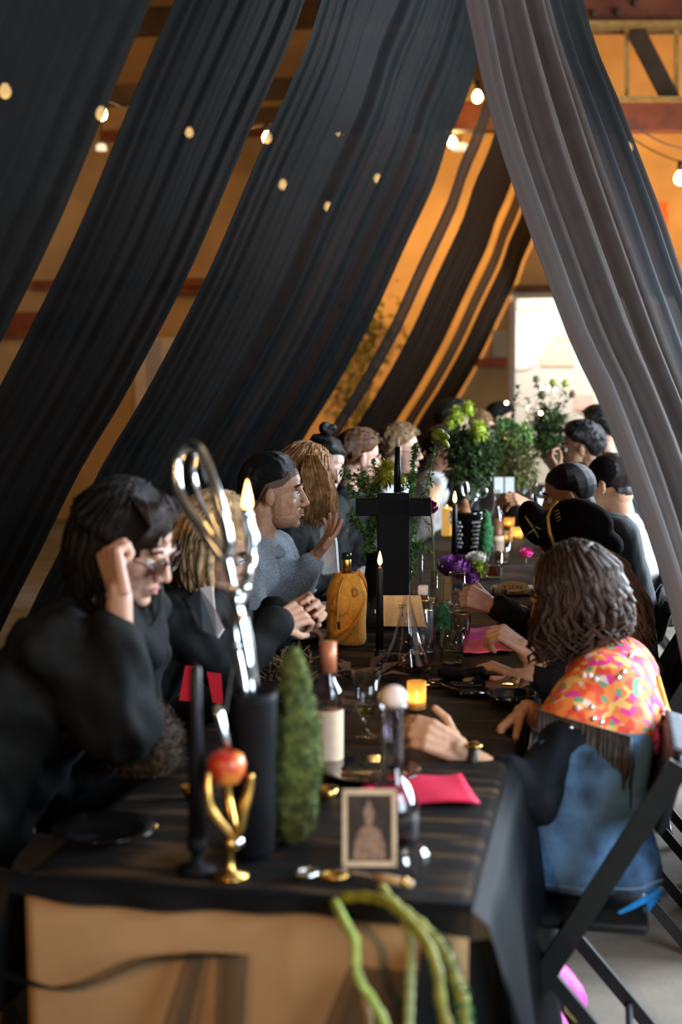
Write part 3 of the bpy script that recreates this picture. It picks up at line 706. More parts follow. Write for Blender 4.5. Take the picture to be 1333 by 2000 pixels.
        if face > 1:
            for sg in (1, -1): MB().tube([T((.079, sg * .018, .003)), T((.0845, sg * .032, .0075)), T((.078, sg * .047, .001))], [.0010, .0020, .0010], 6).build('eyelash', browm, t)
        MB().tube([T((.084, .022, -.063)), T((.091, .008, -.060)), T((.092, 0, -.0615)), T((.091, -.008, -.060)), T((.084, -.022, -.063))], [.002, .0048, .004, .0048, .002], 8).build('upper_lip', lipm, t)
        MB().tube([T((.084, .020, -.066)), T((.092, .0, -.071)), T((.084, -.020, -.066))], [.002, .0058, .002], 8).build('lower_lip', lipm, t)
    if hs == 'fade':
        hair_cap(hi, M, hd, sc, .0004, .03, .012).build('fade_hair', mat('fade_skin', (.10, .055, .036), .7, noise=.25, nscale=400), t)
    return t, M, N, f, s, A, sh, ch, hp, kn
blackj = mat('black_jacket', (.008, .009, .0095), .75, noise=.2, nscale=30, bump=.1, bscale=120, spec=.15)
navyj = mat('dark_slate_jacket', (.020, .023, .026), .75, noise=.2, nscale=30, bump=.1, bscale=120)
denimd = mat('dark_jeans', (.018, .022, .032), .8, noise=.2, nscale=40)
white = mat('white_shirt', (.62, .60, .58), .7, noise=.04, bump=.08, bscale=60)
sweat = mat('grey_knit', (.22, .265, .31), .9, noise=.45, nscale=260, bump=.35, bscale=320, sheen=.15)
slate = mat('slate_waistcoat', (.045, .055, .060), .75, noise=.12, nscale=60, bump=.1, bscale=150)
UP = V(0, 0, 1)
EXEC_FACE = 2
# ---- left row, from the near end -------------------------------------------------
wr_ = at(236, 1165, 2.80); el_ = at(225, 1420, 2.84)
p = person('person with long dark hair and glasses resting head on raised fist, nearest on the left', at(250, 1062, 2.95), -4, 24, 8, (-.80, .62), 'pale', 'black', 'long', blackj, denimd,
           {'R': (el_, wr_, at(212, 1075, 2.80) - wr_, (RX * .7 + FW * .6), 'fist', 1), 'L': None}, byaw=-8, seed=11, cuffs=(1, .74), infl=.034, hairkw=dict(length=.20, N=190, face_deg=96, curl=.012), lean=.1, fold=.015)
t, M, N = p[0], p[1], p[2]; hd = at(250, 1062, 2.95); T = lambda q: hd + M @ Vector(q)
frm = mat('dark_red_frame', (.035, .008, .008), .25, noise=.1)
b = MB()
for sg in (1, -1):
    b.tube([T((.097 - .012 * abs(math.cos(a)) * 0 - (.010 if math.cos(a) * sg < 0 else 0) * 0, sg * .036 + .026 * math.cos(a), -.004 + .022 * math.sin(a))) for a in np.linspace(0, 6.283, 19)[:-1]], .0026, 6, True)
    b.tube([T((.095, sg * .062, .004)), T((.05, sg * .078, .006)), T((-.01, sg * .083, .0))], .0022, 6)
b.tube([T((.097, .011, 0)), T((.100, 0, .003)), T((.097, -.011, 0))], .0024, 6)
gl = b.build('glasses', frm, t)
b = MB()
for sg in (1, -1): b.ell(T((.0965, sg * .036, -.004)), (.0012, .025, .021), M, 16, 6)
b.build('lens', glass, gl)
# fringe of hair falling over the forehead and the ear
g = random.Random(5); b = MB(); L = []
for i in range(150):
    y0 = g.uniform(-.078, .07); a0 = T((.02 + g.uniform(-.05, .03), y0 * .7, .118)); m1 = T((.064, y0, .088)); e = T((.085 - abs(y0) * .5, y0 * 1.15 - .008, .035 + g.uniform(-.015, .02)))
    L.append(([a0, a0.lerp(m1, .6) + V(0, 0, .008), m1, e], g.uniform(.002, .0042)))
strands(b, L, .01); b.build('fringe_hair', HR['dark'], t)
jb = mat('slate_shirt', (.10, .125, .16), .8, noise=.15, nscale=40)
MB().tube([N + V(-.05, .06, -.02), N + V(.03, .07, -.05), N + V(.07, .02, -.08), N + V(.06, -.06, -.05), N + V(-.03, -.09, -.03)], [.02, .026, .028, .026, .02], 8, flat=1.3).build('shirt_collar', jb, t)
MB().cap(at(250, 1290, 2.86), .03, at(248, 1400, 2.90), .035).build('shirt_front', jb, t)

hd = at(430, 1062, 3.62)
p = person('blonde woman in a black jacket looking down, second from the near end on the left', hd, -2, 26, 10, (-.80, 1.32), 'fair', 'blonde', 'long', blackj, denimd,
           {'R': (at(455, 1300, 3.60), at(535, 1222, 3.66), at(600, 1190, 3.72) - at(535, 1222, 3.66), (FW * .8 - UP * .5), 'pinch', -1),
            'L': (at(480, 1270, 3.85), at(556, 1205, 3.84), at(615, 1180, 3.82) - at(556, 1205, 3.84), (-FW * .9 - UP * .2), 'pinch', 1)}, byaw=-6, seed=12, hairkw=dict(length=.17, N=190, face_deg=98, curl=.010), fold=.012, infl=.030)
t, M, N = p[0], p[1], p[2]
blouse = mat('pale_blouse', (.55, .47, .45), .7, noise=.06)
def flap(name, pts, m, par, th=.006):
    pts = [Vector(q) for q in pts]; n = (pts[1] - pts[0]).cross(pts[-1] - pts[0]).normalized(); b = MB()
    b.rings([[q - n * th for q in pts], [q + n * th for q in pts]]); return b.build(name, m, par, False)
flap('blouse_front', [at(392, 1150, 3.50), at(416, 1146, 3.50), at(420, 1190, 3.47), at(438, 1228, 3.46), at(426, 1246, 3.46), at(410, 1215, 3.47)], blouse, t, .008)
lapel = mat('leather_lapel', (.035, .042, .05), .4, noise=.15)
flap('lapel', [at(372, 1168, 3.47), at(392, 1150, 3.47), at(426, 1246, 3.44), at(398, 1232, 3.44)], lapel, t, .006)

hd = at(537, 962, 4.62)
wl = at(612, 1092, 4.70)
p = person('man in a grey knit sweater with a black fade haircut, raising an open palm', hd, 8, 2, 0, (-.80, 2.35), 'tan', 'black', 'fade', sweat, denimd,
           {'L': (at(572, 1172, 4.78), wl, at(668, 1016, 4.70) - wl, (-RX * .55 + UP * .8 - FW * .25), 'spread', 1),
            'R': (at(492, 1205, 4.52), at(560, 1225, 4.45), at(640, 1230, 4.5) - at(560, 1225, 4.45), -UP, 'relaxed', 1)}, byaw=-4, seed=13, collar=sweat, infl=.018, fold=.008, voxel=.0028, cuffs=(.98, 1))
t, M, N = p[0], p[1], p[2]; T = lambda q: hd + M @ Vector(q)
b = MB(); g = random.Random(4)
beard = mat('stubble_skin', (.29, .155, .098), .7, noise=.4, nscale=300)
def beardmesh(t, hd, M, m, sc=1.0, r=.004):
    b = MB(); T = lambda q: hd + M @ (Vector(q) * sc)
    b.ell(T((.030, 0, -.082)), [k * sc for k in (.050 + r, .050 + r, .034 + r)], M, 18, 10); b.ell(T((.070, 0, -.099)), [k * sc for k in (.017 + r, .022 + r, .015 + r)], M)
    b.tube([T((.082, .026, -.060)), T((.0925, .010, -.0515)), T((.0925, -.010, -.0515)), T((.082, -.026, -.060))], [.004, .005, .005, .004], 8)
    rr = remesh(b, .005, 2); rr.build('beard', m, t)
beardmesh(t, hd, M, beard, r=.0008)
a = wl; d_ = (wl - at(572, 1172, 4.78)).normalized()
MB().tube([wl - d_ * .012 + (V(-d_.z, 0, d_.x).normalized() * math.cos(x) + FW * math.sin(x)) * .033 for x in np.linspace(0, 6.283, 15)[:-1]], .005, 6, True).build('bead_bracelet', sockm, t)

hd = at(601, 935, 5.25)
p = person('strawberry blonde woman in a black blazer and white top, hair hiding her face', hd, 30, 22, 0, (-.78, 2.98), 'fair', 'strawberry', 'long', blackj, denimd, {}, byaw=-2, seed=14, hairkw=dict(length=.17, N=220, face_deg=40, curl=.014), face=0)
t, M, N = p[0], p[1], p[2]
flap('white_top', [at(628, 1035, 5.08), at(648, 1010, 5.08), at(658, 1060, 5.05), at(662, 1120, 5.03), at(632, 1124, 5.03)], white, t, .012)
b = MB(); g = random.Random(8); L = []
for i in range(90):
    x = g.uniform(590, 640); L.append(([at(600 + (x - 600) * .5, 890, 5.12), at(x, 925, 5.08), at(x + 8 + g.uniform(-4, 4), 965, 5.07), at(x + 2 + g.uniform(-8, 10), 1000, 5.08), at(x + 2 + g.uniform(-14, 6), 1030 + g.uniform(-30, 8), 5.1)], g.uniform(.004, .008)))
strands(b, L, .01); b.build('front_hair', HR['strawberry'], t)

hd = at(634, 912, 5.95)
p = person('dark-haired woman with a topknot looking down in a black jacket', hd, -42, 14, -6, (-.80, 3.66), 'pale', 'black', 'bun', blackj, denimd, {}, byaw=-20, seed=15)
hd = at(703, 895, 6.55)
p = person('brown-haired man in black behind the black cross, turned to the right', hd, 28, 8, 0, (-.78, 4.34), 'pale', 'chestnut', 'short', blackj, denimd, {}, byaw=0, seed=16, voxel=.005)
beardmesh(p[0], hd, p[1], HR['chestnut'])
hd = at(783, 880, 7.15)
p = person('sandy-haired man with thin glasses and a pale shirt, behind the black candle', hd, 6, 2, 0, (-.78, 5.02), 'pale', 'sandy', 'short', mat('pale_grey_shirt', (.35, .37, .40), .7, noise=.08), denimd, {}, byaw=0, seed=17, voxel=.005)
T = lambda q: hd + p[1] @ Vector(q); b = MB()
for sg in (1, -1):
    b.tube([T((.098, sg * .034 + .023 * math.cos(a), -.003 + .02 * math.sin(a))) for a in np.linspace(0, 6.283, 15)[:-1]], .0016, 5, True); b.tube([T((.097, sg * .058, 0)), T((0, sg * .082, 0))], .0016, 5)
b.build('glasses', sockm, p[0])
hd = at(868, 878, 8.0)
person('guest in a white shirt half hidden by the green button flowers', hd, 10, 12, 0, (-.80, 5.78), 'pale', 'dark', 'short', white, denimd, {}, byaw=0, seed=18, voxel=.006, face=1)
hd = at(885, 822, 8.8)
p = person('guest with black hair and dark clothes behind the green pompoms', hd, -10, 10, 0, (-.78, 6.5), 'pale', 'black', 'short', blackj, denimd, {}, byaw=0, seed=19, voxel=.006)
hd = at(940, 838, 9.4)
person('guest with long pale blonde hair near the far end on the left', hd, 0, 5, 0, (-.62, 7.2), 'fair', 'sandy', 'long', navyj, denimd, {}, byaw=0, seed=20, hairkw=dict(length=.22, N=120, face_deg=75), voxel=.006)
hd = at(978, 822, 10.4)
person('dark-haired guest at the far end beside the bright window', hd, -10, 8, 0, (-.62, 8.2), 'warm', 'black', 'short', blackj, denimd, {}, byaw=0, seed=21, voxel=.006)

# ---- right row, from the near end ------------------------------------------------
hd = at(1116, 1165, 3.45)
denim = mat('sun_patch_denim', (.030, .045, .068), .8, noise=.35, nscale=8, col2=(.12, .26, .48), bump=.2, bscale=160, spec=.15)  # second colour paints patches of sunlight into the dark denim
pinkt = mat('pink_trousers', (.62, .06, .36), .55, noise=.15, nscale=20)
wl, wr2 = at(905, 1470, 3.10), at(1030, 1385, 3.38)
p = person('woman with wavy dark brown hair in an embroidered denim jacket, nearest on the right', hd, 172, 18, 0, (.50, 1.17), 'warm', 'brown', 'wavy', denim, pinkt,
           {'L': (at(1040, 1560, 3.10), wl, at(815, 1425, 3.08) - wl, V(.1, .75, -.6), 'relaxed', -1),
            'R': (at(1120, 1440, 3.62), wr2, at(985, 1425, 3.36) - wr2, V(.2, -.5, -.8), 'pinch', 1)}, byaw=176, seed=31, cuffs=(.25, .55), hairkw=dict(length=.16, N=280, curl=.034, face_deg=58), infl=.012, fold=.008, shoulder=.15, tuck=.36)
t, M, N, f, s, A, sh, ch, hp, kn = p
dsl = mat('dark_navy_sleeve', (.008, .010, .014), .75, noise=.2, nscale=30, spec=.12)
garment('near_sleeve', [(sh['L'].lerp(A['L'][0], .35), .06, A['L'][0], .05), (A['L'][0], .05, A['L'][0].lerp(wl, .38), .045)], .016, dsl, t, fold=.008, seed=5)
MB().tube([wl + (A['L'][0] - wl).normalized() * .03 + (V(0, 0, 1) * math.cos(x) + V(0, 1, 0) * math.sin(x)) * .034 for x in np.linspace(0, 6.283, 17)[:-1]], .010, 8, True).build('watch_strap', sockm, t)
MB().ell(wl + (A['L'][0] - wl).normalized() * .03 + V(.0, -.012, .036), (.020, .020, .008)).build('watch_face', mat('gold_rim', (.5, .33, .1), .25, metal=1, noise=.1), t)
# embroidered yoke lying over the shoulders and back
emb = bpy.data.materials.new('embroidery'); emb.use_nodes = True; nt = emb.node_tree; pb = nt.nodes['Principled BSDF']; pb.inputs['Roughness'].default_value = .75
tc = nt.nodes.new('ShaderNodeTexCoord'); vo = nt.nodes.new('ShaderNodeTexVoronoi'); vo.inputs['Scale'].default_value = 55
cr = nt.nodes.new('ShaderNodeValToRGB'); cr.color_ramp.interpolation = 'CONSTANT'
els = [(0, (.70, .06, .02)), (.25, (.75, .16, .03)), (.45, (.68, .03, .22)), (.6, (.8, .22, .04)), (.75, (.75, .42, .10)), (.86, (.12, .30, .16)), (.93, (.70, .50, .45))]
while len(cr.color_ramp.elements) < len(els): cr.color_ramp.elements.new(.5)
for e, (q, c) in zip(cr.color_ramp.elements, els): e.position = q; e.color = (*c, 1)
sepc = nt.nodes.new('ShaderNodeSeparateColor'); nt.links.new(tc.outputs['Object'], vo.inputs['Vector']); nt.links.new(vo.outputs['Color'], sepc.inputs[0]); nt.links.new(sepc.outputs[0], cr.inputs[0]); nt.links.new(cr.outputs[0], pb.inputs['Base Color'])
bpn = nt.nodes.new('ShaderNodeBump'); bpn.inputs['Strength'].default_value = .5; nt.links.new(vo.outputs['Distance'], bpn.inputs['Height']); nt.links.new(bpn.outputs[0], pb.inputs['Normal'])
yoke = garment('embroidered_yoke', [(N - V(0, 0, .045), .055, sh['L'].lerp(N, .1) - f * .01, .058), (N - V(0, 0, .045), .055, sh['R'], .058), (sh['L'] - f * .01, .06, sh['L'].lerp(A['L'][0], .30), .060), (sh['L'] - f * .02, .06, ch - f * .03 + s * .09, .085), (ch - f * .02 + s * .05, .10, N - f * .03 - V(0, 0, .06) + s * .05, .075), (ch - f * .02 - s * .06, .10, N - f * .03 - V(0, 0, .06) - s * .05, .075), (ch - f * .03, .10, hp.lerp(ch, .35) - f * .035, .10)],
        .036, emb, t, fold=.003, seed=6)
gb = mat('yellow_braid', (.75, .45, .06), .6, noise=.2, nscale=60)
goldm = mat('sequin', (.85, .80, .74), .15, metal=1, noise=.05); mirr = mat('pale_mirror_patch', (.78, .52, .50), .3, noise=.1)
yv = [(Vector(v.co) + root_loc(t), Vector(v.normal)) for v in yoke.data.vertices]
def onyoke(p, off=.004): q, n = min(yv, key=lambda a_: (a_[0] - p).length_squared); return q + n * off, n
P = [onyoke(q)[0] for q in spl([sh['L'].lerp(A['L'][0], .30) + s * .2 + f * .05, sh['L'].lerp(A['L'][0], .2) + s * .2 - f * .1 - V(0, 0, .03), ch + s * .3 - f * .02 - V(0, 0, .02), hp.lerp(ch, .35) + s * .2 - f * .1 - V(0, 0, .06)], 36)]
MB().tube(spl(P, 40), .008, 6).build('braid_trim', gb, t)
P = [onyoke(q)[0] for q in spl([N - f * .3 + s * .02, ch - f * .4, hp.lerp(ch, .3) - f * .4], 24)]
MB().tube(spl(P, 30), .006, 6).build('braid_trim', gb, t)
for k in range(5):
    q, n = onyoke(ch.lerp(hp, -.15 + .19 * k) - f * .3 + s * (.14 + .02 * k), 0); Mq = n.to_track_quat('Z', 'Y').to_matrix()
    MB().lathe(q, [(.016, -.004), (.018, .002), (.013, .005), (.004, .006)], 14, Mq).build('mirror_patch', mirr, t); MB().tube([q + Mq @ V(math.cos(x) * .019, math.sin(x) * .019, .002) for x in np.linspace(0, 6.283, 19)[:-1]], .003, 6, True).build('mirror_ring', mat('magenta_thread', (.7, .05, .35), .6, noise=.2), t)
g = random.Random(3); cand = [a_ for a_ in yv if a_[1].y < -.25 and a_[1].x > -.3]
for k in range(26):
    q, n = g.choice(cand); MB().ell(q + n * .002, (.007, .007, .007), None, 10, 6).build('sequin', goldm if k % 2 else mirr, t)
fr = mat('black_fringe', (.05, .042, .036), .6, noise=.3, nscale=60); b = MB()
for k in range(110):
    u = k / 109; a0 = (sh['L'] + f * .12 + s * .135 - V(0, 0, .02)).lerp(sh['L'] - f * .09 + s * .205 - V(0, 0, .05), u); b.tube([a0, a0 + V(g.uniform(-.008, .008), -.012 + g.uniform(-.006, .006), -.06), a0 + V(g.uniform(-.02, .02), -.010 + g.uniform(-.01, .01), -.135 - g.uniform(0, .045))], [.003, .0032, .001], 5)
b.build('fringe', fr, t)
# lower denim panel of the jacket, over the near hip, with a stitched hem
hipL = hp + s * .16
def dfn(u, v):
    a = R(-48 + 128 * v); c = sh['L'].lerp(A['L'][0], .05).lerp(V(hp.x, hp.y, .475) + s * .05, u); rr = .060 + .068 * min(1, u * 5) + .025 * u
    q = c + s * (.052 * min(1, u * 4)) + (s * math.cos(a) * rr * .9 - f * math.sin(a) * rr * (1.0 + .35 * u)); fo = .006 * math.sin(v * 22 + u * 4) * u + .008 * math.sin(u * 9 + v * 6)
    return q + (s * math.cos(a) - f * math.sin(a)) * fo
MB().grid(dfn, 30, 36).build('denim_panel', denim, t, solid=.004)
MB().tube([dfn(.965, i / 30) + s * .003 for i in range(31)], .0025, 5).build('hem_stitching', mat('denim_seam', (.16, .22, .3), .8, noise=.2), t)
bskirt = mat('black_skirt', (.010, .011, .012), .8, noise=.2)
garment('skirt', [(kn['L'][0], .118, kn['L'][1], .085), (kn['R'][0], .118, kn['R'][1], .085), (kn['L'][0] - f * .03, .112, kn['R'][0] - f * .03, .112), (kn['L'][0].lerp(kn['L'][1], .6), .09, kn['R'][0].lerp(kn['R'][1], .6), .09)], .016, bskirt, t, fold=.008, seed=4, voxel=.018)
gband = mat('gold_brocade', (.55, .42, .16), .4, metal=.6, noise=.3, nscale=60)
for k in 'LR':
    q, an = kn[k][1], kn[k][2]; MB().bar(q + V(.03, -.068, -.1), an + V(.03, -.056, -.02), .030, .006, (0, 1, 0)).build('gold_stripe', gband, t, False)
MB().ell(hd + M @ V(-.01, .088, -.055), (.006, .006, .012)).build('earring', gband, t)

hd = at(1156, 1165, 4.10)
p = person('long brown-haired guest leaning in, hidden behind the woman in the embroidered jacket', hd, 178, 25, 0, (.60, 2.02), 'fair', 'chestnut', 'long', blackj, denimd,
           {'L': (at(1062, 1320, 3.98), at(1030, 1270, 4.0), at(975, 1232, 4.0) - at(1030, 1270, 4.0), V(.2, .3, -.9), 'pinch', -1),
            'R': (at(1080, 1330, 4.1), at(1020, 1325, 3.95), at(950, 1295, 3.95) - at(1020, 1325, 3.95), -UP, 'relaxed', 1)}, byaw=180, seed=32, infl=.012, cuffs=(.3, .3), hairkw=dict(length=.20, N=190, back=V(.11, 0, 0), face_deg=70, curl=.015))
hd = at(1112, 1075, 4.70)
hatm = mat('black_felt', (.006, .006, .006), .85, noise=.2, nscale=40, spec=.1); goldc = mat('gold_cord', (.62, .36, .05), .4, metal=.5, noise=.2)
p = person('guest in a black felt hat with a gold cord, fist resting on the table', hd, 180, 32, 0, (.66, 2.66), 'fair', 'dark', 'long', blackj, denimd,
           {'L': (at(1065, 1225, 4.72), at(962, 1183, 4.66), at(905, 1158, 4.62) - at(962, 1183, 4.66), V(.1, .8, -.5), 'fist', -1),
            'R': (at(1100, 1220, 4.85), at(1030, 1200, 4.85), at(975, 1190, 4.85) - at(1030, 1200, 4.85), V(0, -.7, -.5), 'pinch', 1)}, byaw=180, seed=33, cuffs=(.97, .8), hairkw=dict(length=.16, N=110))
t, M, N = p[0], p[1], p[2]
C = at(1128, 1040, 4.66); k = ppm(C)
HM = Matrix.Rotation(R(14), 3, 'Y')
b = MB(); b.ell(C + V(0, 0, .012), (70 * k, 60 * k, 60 * k), HM, 24, 14); b.ell(C + V(.02, 0, .035), (60 * k, 50 * k, 42 * k), HM, 20, 10); b.ell(at(1046, 1022, 4.62), (30 * k, 48 * k, 47 * k), Matrix.Rotation(R(-25), 3, 'Y'), 20, 12); b.ell(at(1180, 1062, 4.66), (40 * k, 52 * k, 30 * k), HM, 18, 10); rr = remesh(b, .008, 2); ht = rr.build('hat', hatm, t)
def brim(u, v):
    a = 2 * math.pi * v; q = 48 + 52 * u; x, y = math.cos(a) * q * 1.08, math.sin(a) * q * .86
    front = max(0, -math.cos(a)); z = -34 + u * u * (92 * front ** 3 - 6) ; x += u * u * 10 * front
    return C + HM @ V(x * k, y * k, z * k)
MB().grid(brim, 8, 48).build('brim', hatm, ht, solid=.006)
MB().tube([at(1090, 978, 4.48), at(1078, 990, 4.48), at(1070, 1010, 4.47), at(1074, 1040, 4.46), at(1084, 1068, 4.46)], .006, 6).build('cord', goldc, ht)
dg2 = mat('dull_gold_thread', (.30, .22, .07), .5, metal=.4, noise=.3, nscale=80)
b = MB()
for px, py, ex, ey in ((1036, 1020, 1052, 1050), (1026, 1008, 1040, 1030), (1044, 1034, 1030, 1044), (1046, 1028, 1056, 1034)): b.tube([at(px, py, 4.53), at(ex, ey, 4.53)], .0035, 5)
for q in range(4): b.tube([at(1082 + q * 2, 1000 + q * 6, 4.54), at(1092 + q * 1.5, 996 + q * 6, 4.54)], .003, 5)
b.build('star_embroidery', dg2, ht)
hd = at(1112, 968, 5.32)
p = person('man with buzzed dark hair in a slate waistcoat over white sleeves, seen from behind', hd, 178, 14, 0, (.585, 3.30), 'warm', 'stubble', 'buzz', white, denimd, {}, byaw=180, seed=34, infl=.012)
t, M, N, f, s, A, sh, ch, hp, kn = p
tor = [(hp + s * .075, .115, hp - s * .075, .115), (hp + s * .06, .115, ch + s * .075, .115), (hp - s * .06, .115, ch - s * .075, .115), (ch + s * .07, .112, N + s * .085 - V(0, 0, .08), .080), (ch - s * .07, .112, N - s * .085 - V(0, 0, .08), .080), (hp - f * .01, .11, ch - f * .03, .11), (ch - f * .03, .11, N - f * .03 - V(0, 0, .06), .07), (N - V(0, 0, .05) - f * .02, .06, sh['L'], .058), (N - V(0, 0, .05) - f * .02, .06, sh['R'], .058)]
tor += [(V(.60, 3.30, .985) + s * q, .085, V(.655, 3.30, .70) + s * q, .105) for q in (-.09, 0, .09)]
garment('waistcoat', tor, .022, slate, t, fold=.003, seed=8)
hd = at(1192, 945, 5.95)
p = person('man with a visible ear and white shirt, beside the pale grey drape', hd, 150, 10, 0, (.63, 4.0), 'warm', 'dark', 'buzz', white, denimd,
           {'L': (at(1110, 1010, 5.9), at(1042, 990, 5.85), at(985, 965, 5.8) - at(1042, 990, 5.85), V(.2, .5, -.7), 'relaxed', -1)}, byaw=168, seed=35, voxel=.005, sc=1.05)
b = MB().ell(hd + V(.01, 0, .045), (.105, .092, .085), None, 20, 12); b.build('cap', hatm, p[0])
hd = at(1136, 876, 7.0)
p = person('bearded dark-haired man raising a hand to his mouth, far on the right', hd, 176, 4, 0, (.74, 5.0), 'brown', 'black', 'short', blackj, denimd,
           {'L': (at(1120, 985, 6.95), at(1092, 925, 6.9), at(1072, 895, 6.9) - at(1092, 925, 6.9), V(.5, .5, .3), 'pinch', -1)}, byaw=180, seed=36, voxel=.005)
beardmesh(p[0], hd, p[1], HR['black'], r=.009)
hd = at(1168, 838, 8.2)
person('guest at the far right mostly covered by the pale grey drape', hd, 178, 4, 0, (.78, 6.1), 'warm', 'black', 'short', navyj, denimd, {}, byaw=180, seed=37, voxel=.006)

# ================================================================== THINGS ON THE TABLE
cg = glassy('clear_glass', (.93, .93, .93), .8); cg2 = glassy('decanter_glass', (.80, .78, .82), .9); smoke = mat('smoky_glass', (.75, .72, .7), 0.03, trans=1.0, ior=1.4)
wine = mat('rose_wine', (.62, .25, .13), 0.1, trans=.35, ior=1.33); amberl = glassy('amber_drink', (.75, .34, .04)); waterl = glassy('pale_drink', (.85, .78, .5))
blackg = mat('glossy_black', (.004, .004, .004), 0.12, noise=.1, coat=.5); matb = mat('matte_black', (.005, .005, .006), .6, noise=.15, spec=.12)
wax = mat('black_wax', (.005, .005, .006), .4, noise=.1, spec=.25); flame = mat('candle_flame', (1, .8, .4), .5, emit=(1, .50, .11), estr=12)
brass = mat('brass', (.62, .36, .09), .28, metal=1, noise=.12, nscale=30); chrome = mat('chrome', (.80, .82, .84), .13, metal=1, noise=.03)
moss = mat('moss', (.045, .07, .015), .95, noise=.4, nscale=50, col2=(.12, .15, .03), bump=.8, bscale=120); mossg = mat('green_moss', (.02, .11, .035), .95, noise=.4, nscale=60, col2=(.05, .22, .08), bump=.8, bscale=150)
kraft = mat('kraft_card', (.52, .37, .20), .85, noise=.06, nscale=90); cream = mat('cream_label', (.66, .48, .32), .75, noise=.05, nscale=40)
ink = mat('brown_ink', (.10, .06, .035), .8, noise=.1)
def B(px, py, z=TT): q = on(px, py, z); return q
def flames(p, h, t, power, wick=True):
    MB().lathe(p, [(h * .06, 0), (h * .17, h * .22), (h * .15, h * .45), (h * .07, h * .8), (h * .01, h)], 12).build('flame', flame, t)
    if power: point('candle_light', p + V(0, 0, h * .5), power, (1, .52, .16), .015)
def taper(px, py_base, py_top, label, lit=True, rpx=5, power=1.2, holder=brass, fl=26, hold=True):
    b = B(px, py_base); d = depth(b); top = at(px, py_top, d).z - TT; k = ppm(b); r = rpx * k
    t = thing('taper_candle', label, 'candle', b, None)
    h0 = .05 if hold else 0
    if hold: MB().lathe(b, [(.032, 0), (.034, .006), (.010, .012), (.009, .03), (.016, .036), (.016, .058)], 18).build('holder', holder, t)
    MB().lathe(b, [(r * 1.15, h0), (r, h0 + top * .5), (r * .72, top - .006), (r * .3, top)], 14).build('candle_stick', wax, t)
    MB().tube([b + V(0, 0, top), b + V(0, 0, top + .008)], .0015, 5).build('wick', matb, t)
    if lit: flames(b + V(0, 0, top + .004), fl * k, t, power)
    return t
def tumbler(px, py, wpx, hpx, label, liquid=None, lv=.5, taper_=.85, rib=0.0, rim=None, n=28, group='drinking glasses'):
    b = B(px, py); k = ppm(b); r = wpx * k / 2; h = hpx * k; t = thing('tumbler_glass', label, 'glass', b, group); w_ = .0022; rb = r * taper_
    MB().lathe(b, [(rb * .9, 0.0), (rb, .003), (r, h), (r - w_, h), (rb - w_, .009), (.001, .008)], n, rib=rib, caps=True).build('glass_body', cg, t)
    if rim: MB().tube([b + V(math.cos(a) * (r - w_ / 2), math.sin(a) * (r - w_ / 2), h) for a in np.linspace(0, 6.283, 29)[:-1]], .0013, 6, True).build('rim', rim, t)
    if liquid: MB().lathe(b, [(rb - w_ * 1.6, .011), (rb + (r - rb) * lv - w_ * 1.6, h * lv)], n).build('drink', liquid, t)
    return t
def rect_card(name, pts, m, label, cat, th=.0012):
    pts = [Vector(q) for q in pts]; n = (pts[1] - pts[0]).cross(pts[-1] - pts[0]).normalized(); c = sum(pts, Vector()) / len(pts)
    t = thing(name, label, cat, c); b = MB(); b.rings([[q - n * th for q in pts], [q + n * th for q in pts]]); b.build('sheet', m, t, False); return t, n
silver = chrome
# ---- nearest: photo card, crystal, decanter ---------------------------------------
b0 = B(722, 1697); k = ppm(b0); sdir = RX.copy(); sdir.z = 0; sdir.normalize(); bk = V(-sdir.y, sdir.x, 0); lean = bk * .22 + V(0, 0, 1); lean.normalize()
W_, H_ = 105 * k, 150 * k
t = thing('photo_card', 'framed old portrait card standing on the near table end', 'photo', b0)
fm = mat('cream_frame', (.62, .47, .30), .7, noise=.08, nscale=40); Mf = Matrix((sdir, -sdir.cross(lean) * -1, lean)).transposed()
def fp(u, v, n=0): return b0 + sdir * (u * W_ / 2) + lean * (v * H_) + lean.cross(sdir) * -n + V(0, 0, .003)
for a, q in (((-1, .5), (.13, 1)), ((1, .5), (.13, 1))): MB().box(fp(a[0] * .92, .5), (W_ * .09, .006, H_), Mf, bev=.001).build('frame_side', fm, t, False)
for v in (.04, .96): MB().box(fp(0, v), (W_, .006, H_ * .075), Mf, bev=.001).build('frame_rail', fm, t, False)
MB().box(fp(0, .5) + bk * .001, (W_ * .86, .002, H_ * .9), Mf).build('print', mat('sepia_print', (.028, .015, .009), .6, noise=.4, nscale=60), t, False)
pm = mat('faded_figure', (.26, .155, .10), .7, noise=.35, nscale=90)
fg = MB(); fo = lambda u, v: fp(u, v) - bk * .0015
for pts in ([(-.75, .10), (.75, .10), (.70, .30), (.52, .46), (.16, .55), (-.18, .55), (-.55, .45), (-.72, .28)], [(-.24, .60), (-.27, .70), (-.18, .79), (.12, .79), (.22, .71), (.20, .61), (.06, .53), (-.10, .53)], [(-.12, .79), (-.08, .85), (.05, .85), (.08, .79)]):
    q = [fo(u * .8, v) for u, v in pts]; fg.rings([[x - bk * .0006 for x in q], [x for x in q]])
fg.build('printed_figure', pm, t, False)
MB().bar(fp(0, .8) + bk * .002, b0 + bk * .06 + V(0, 0, .002), .03, .002).build('strut', fm, t, False)
q = B(812, 1700); r = 27 * ppm(q)
o = MB(); o.ell(q + V(0, 0, r), r, None, 8, 6); tag(o.build('crystal_ball', cg, None, False, q), 'faceted clear crystal ball right of the photo card', 'crystal')
q = B(768, 1636); k = ppm(q)
t = thing('decanter', 'clear glass decanter with tall neck and round pale stopper behind the photo card', 'decanter', q)
R_ = 52 * k
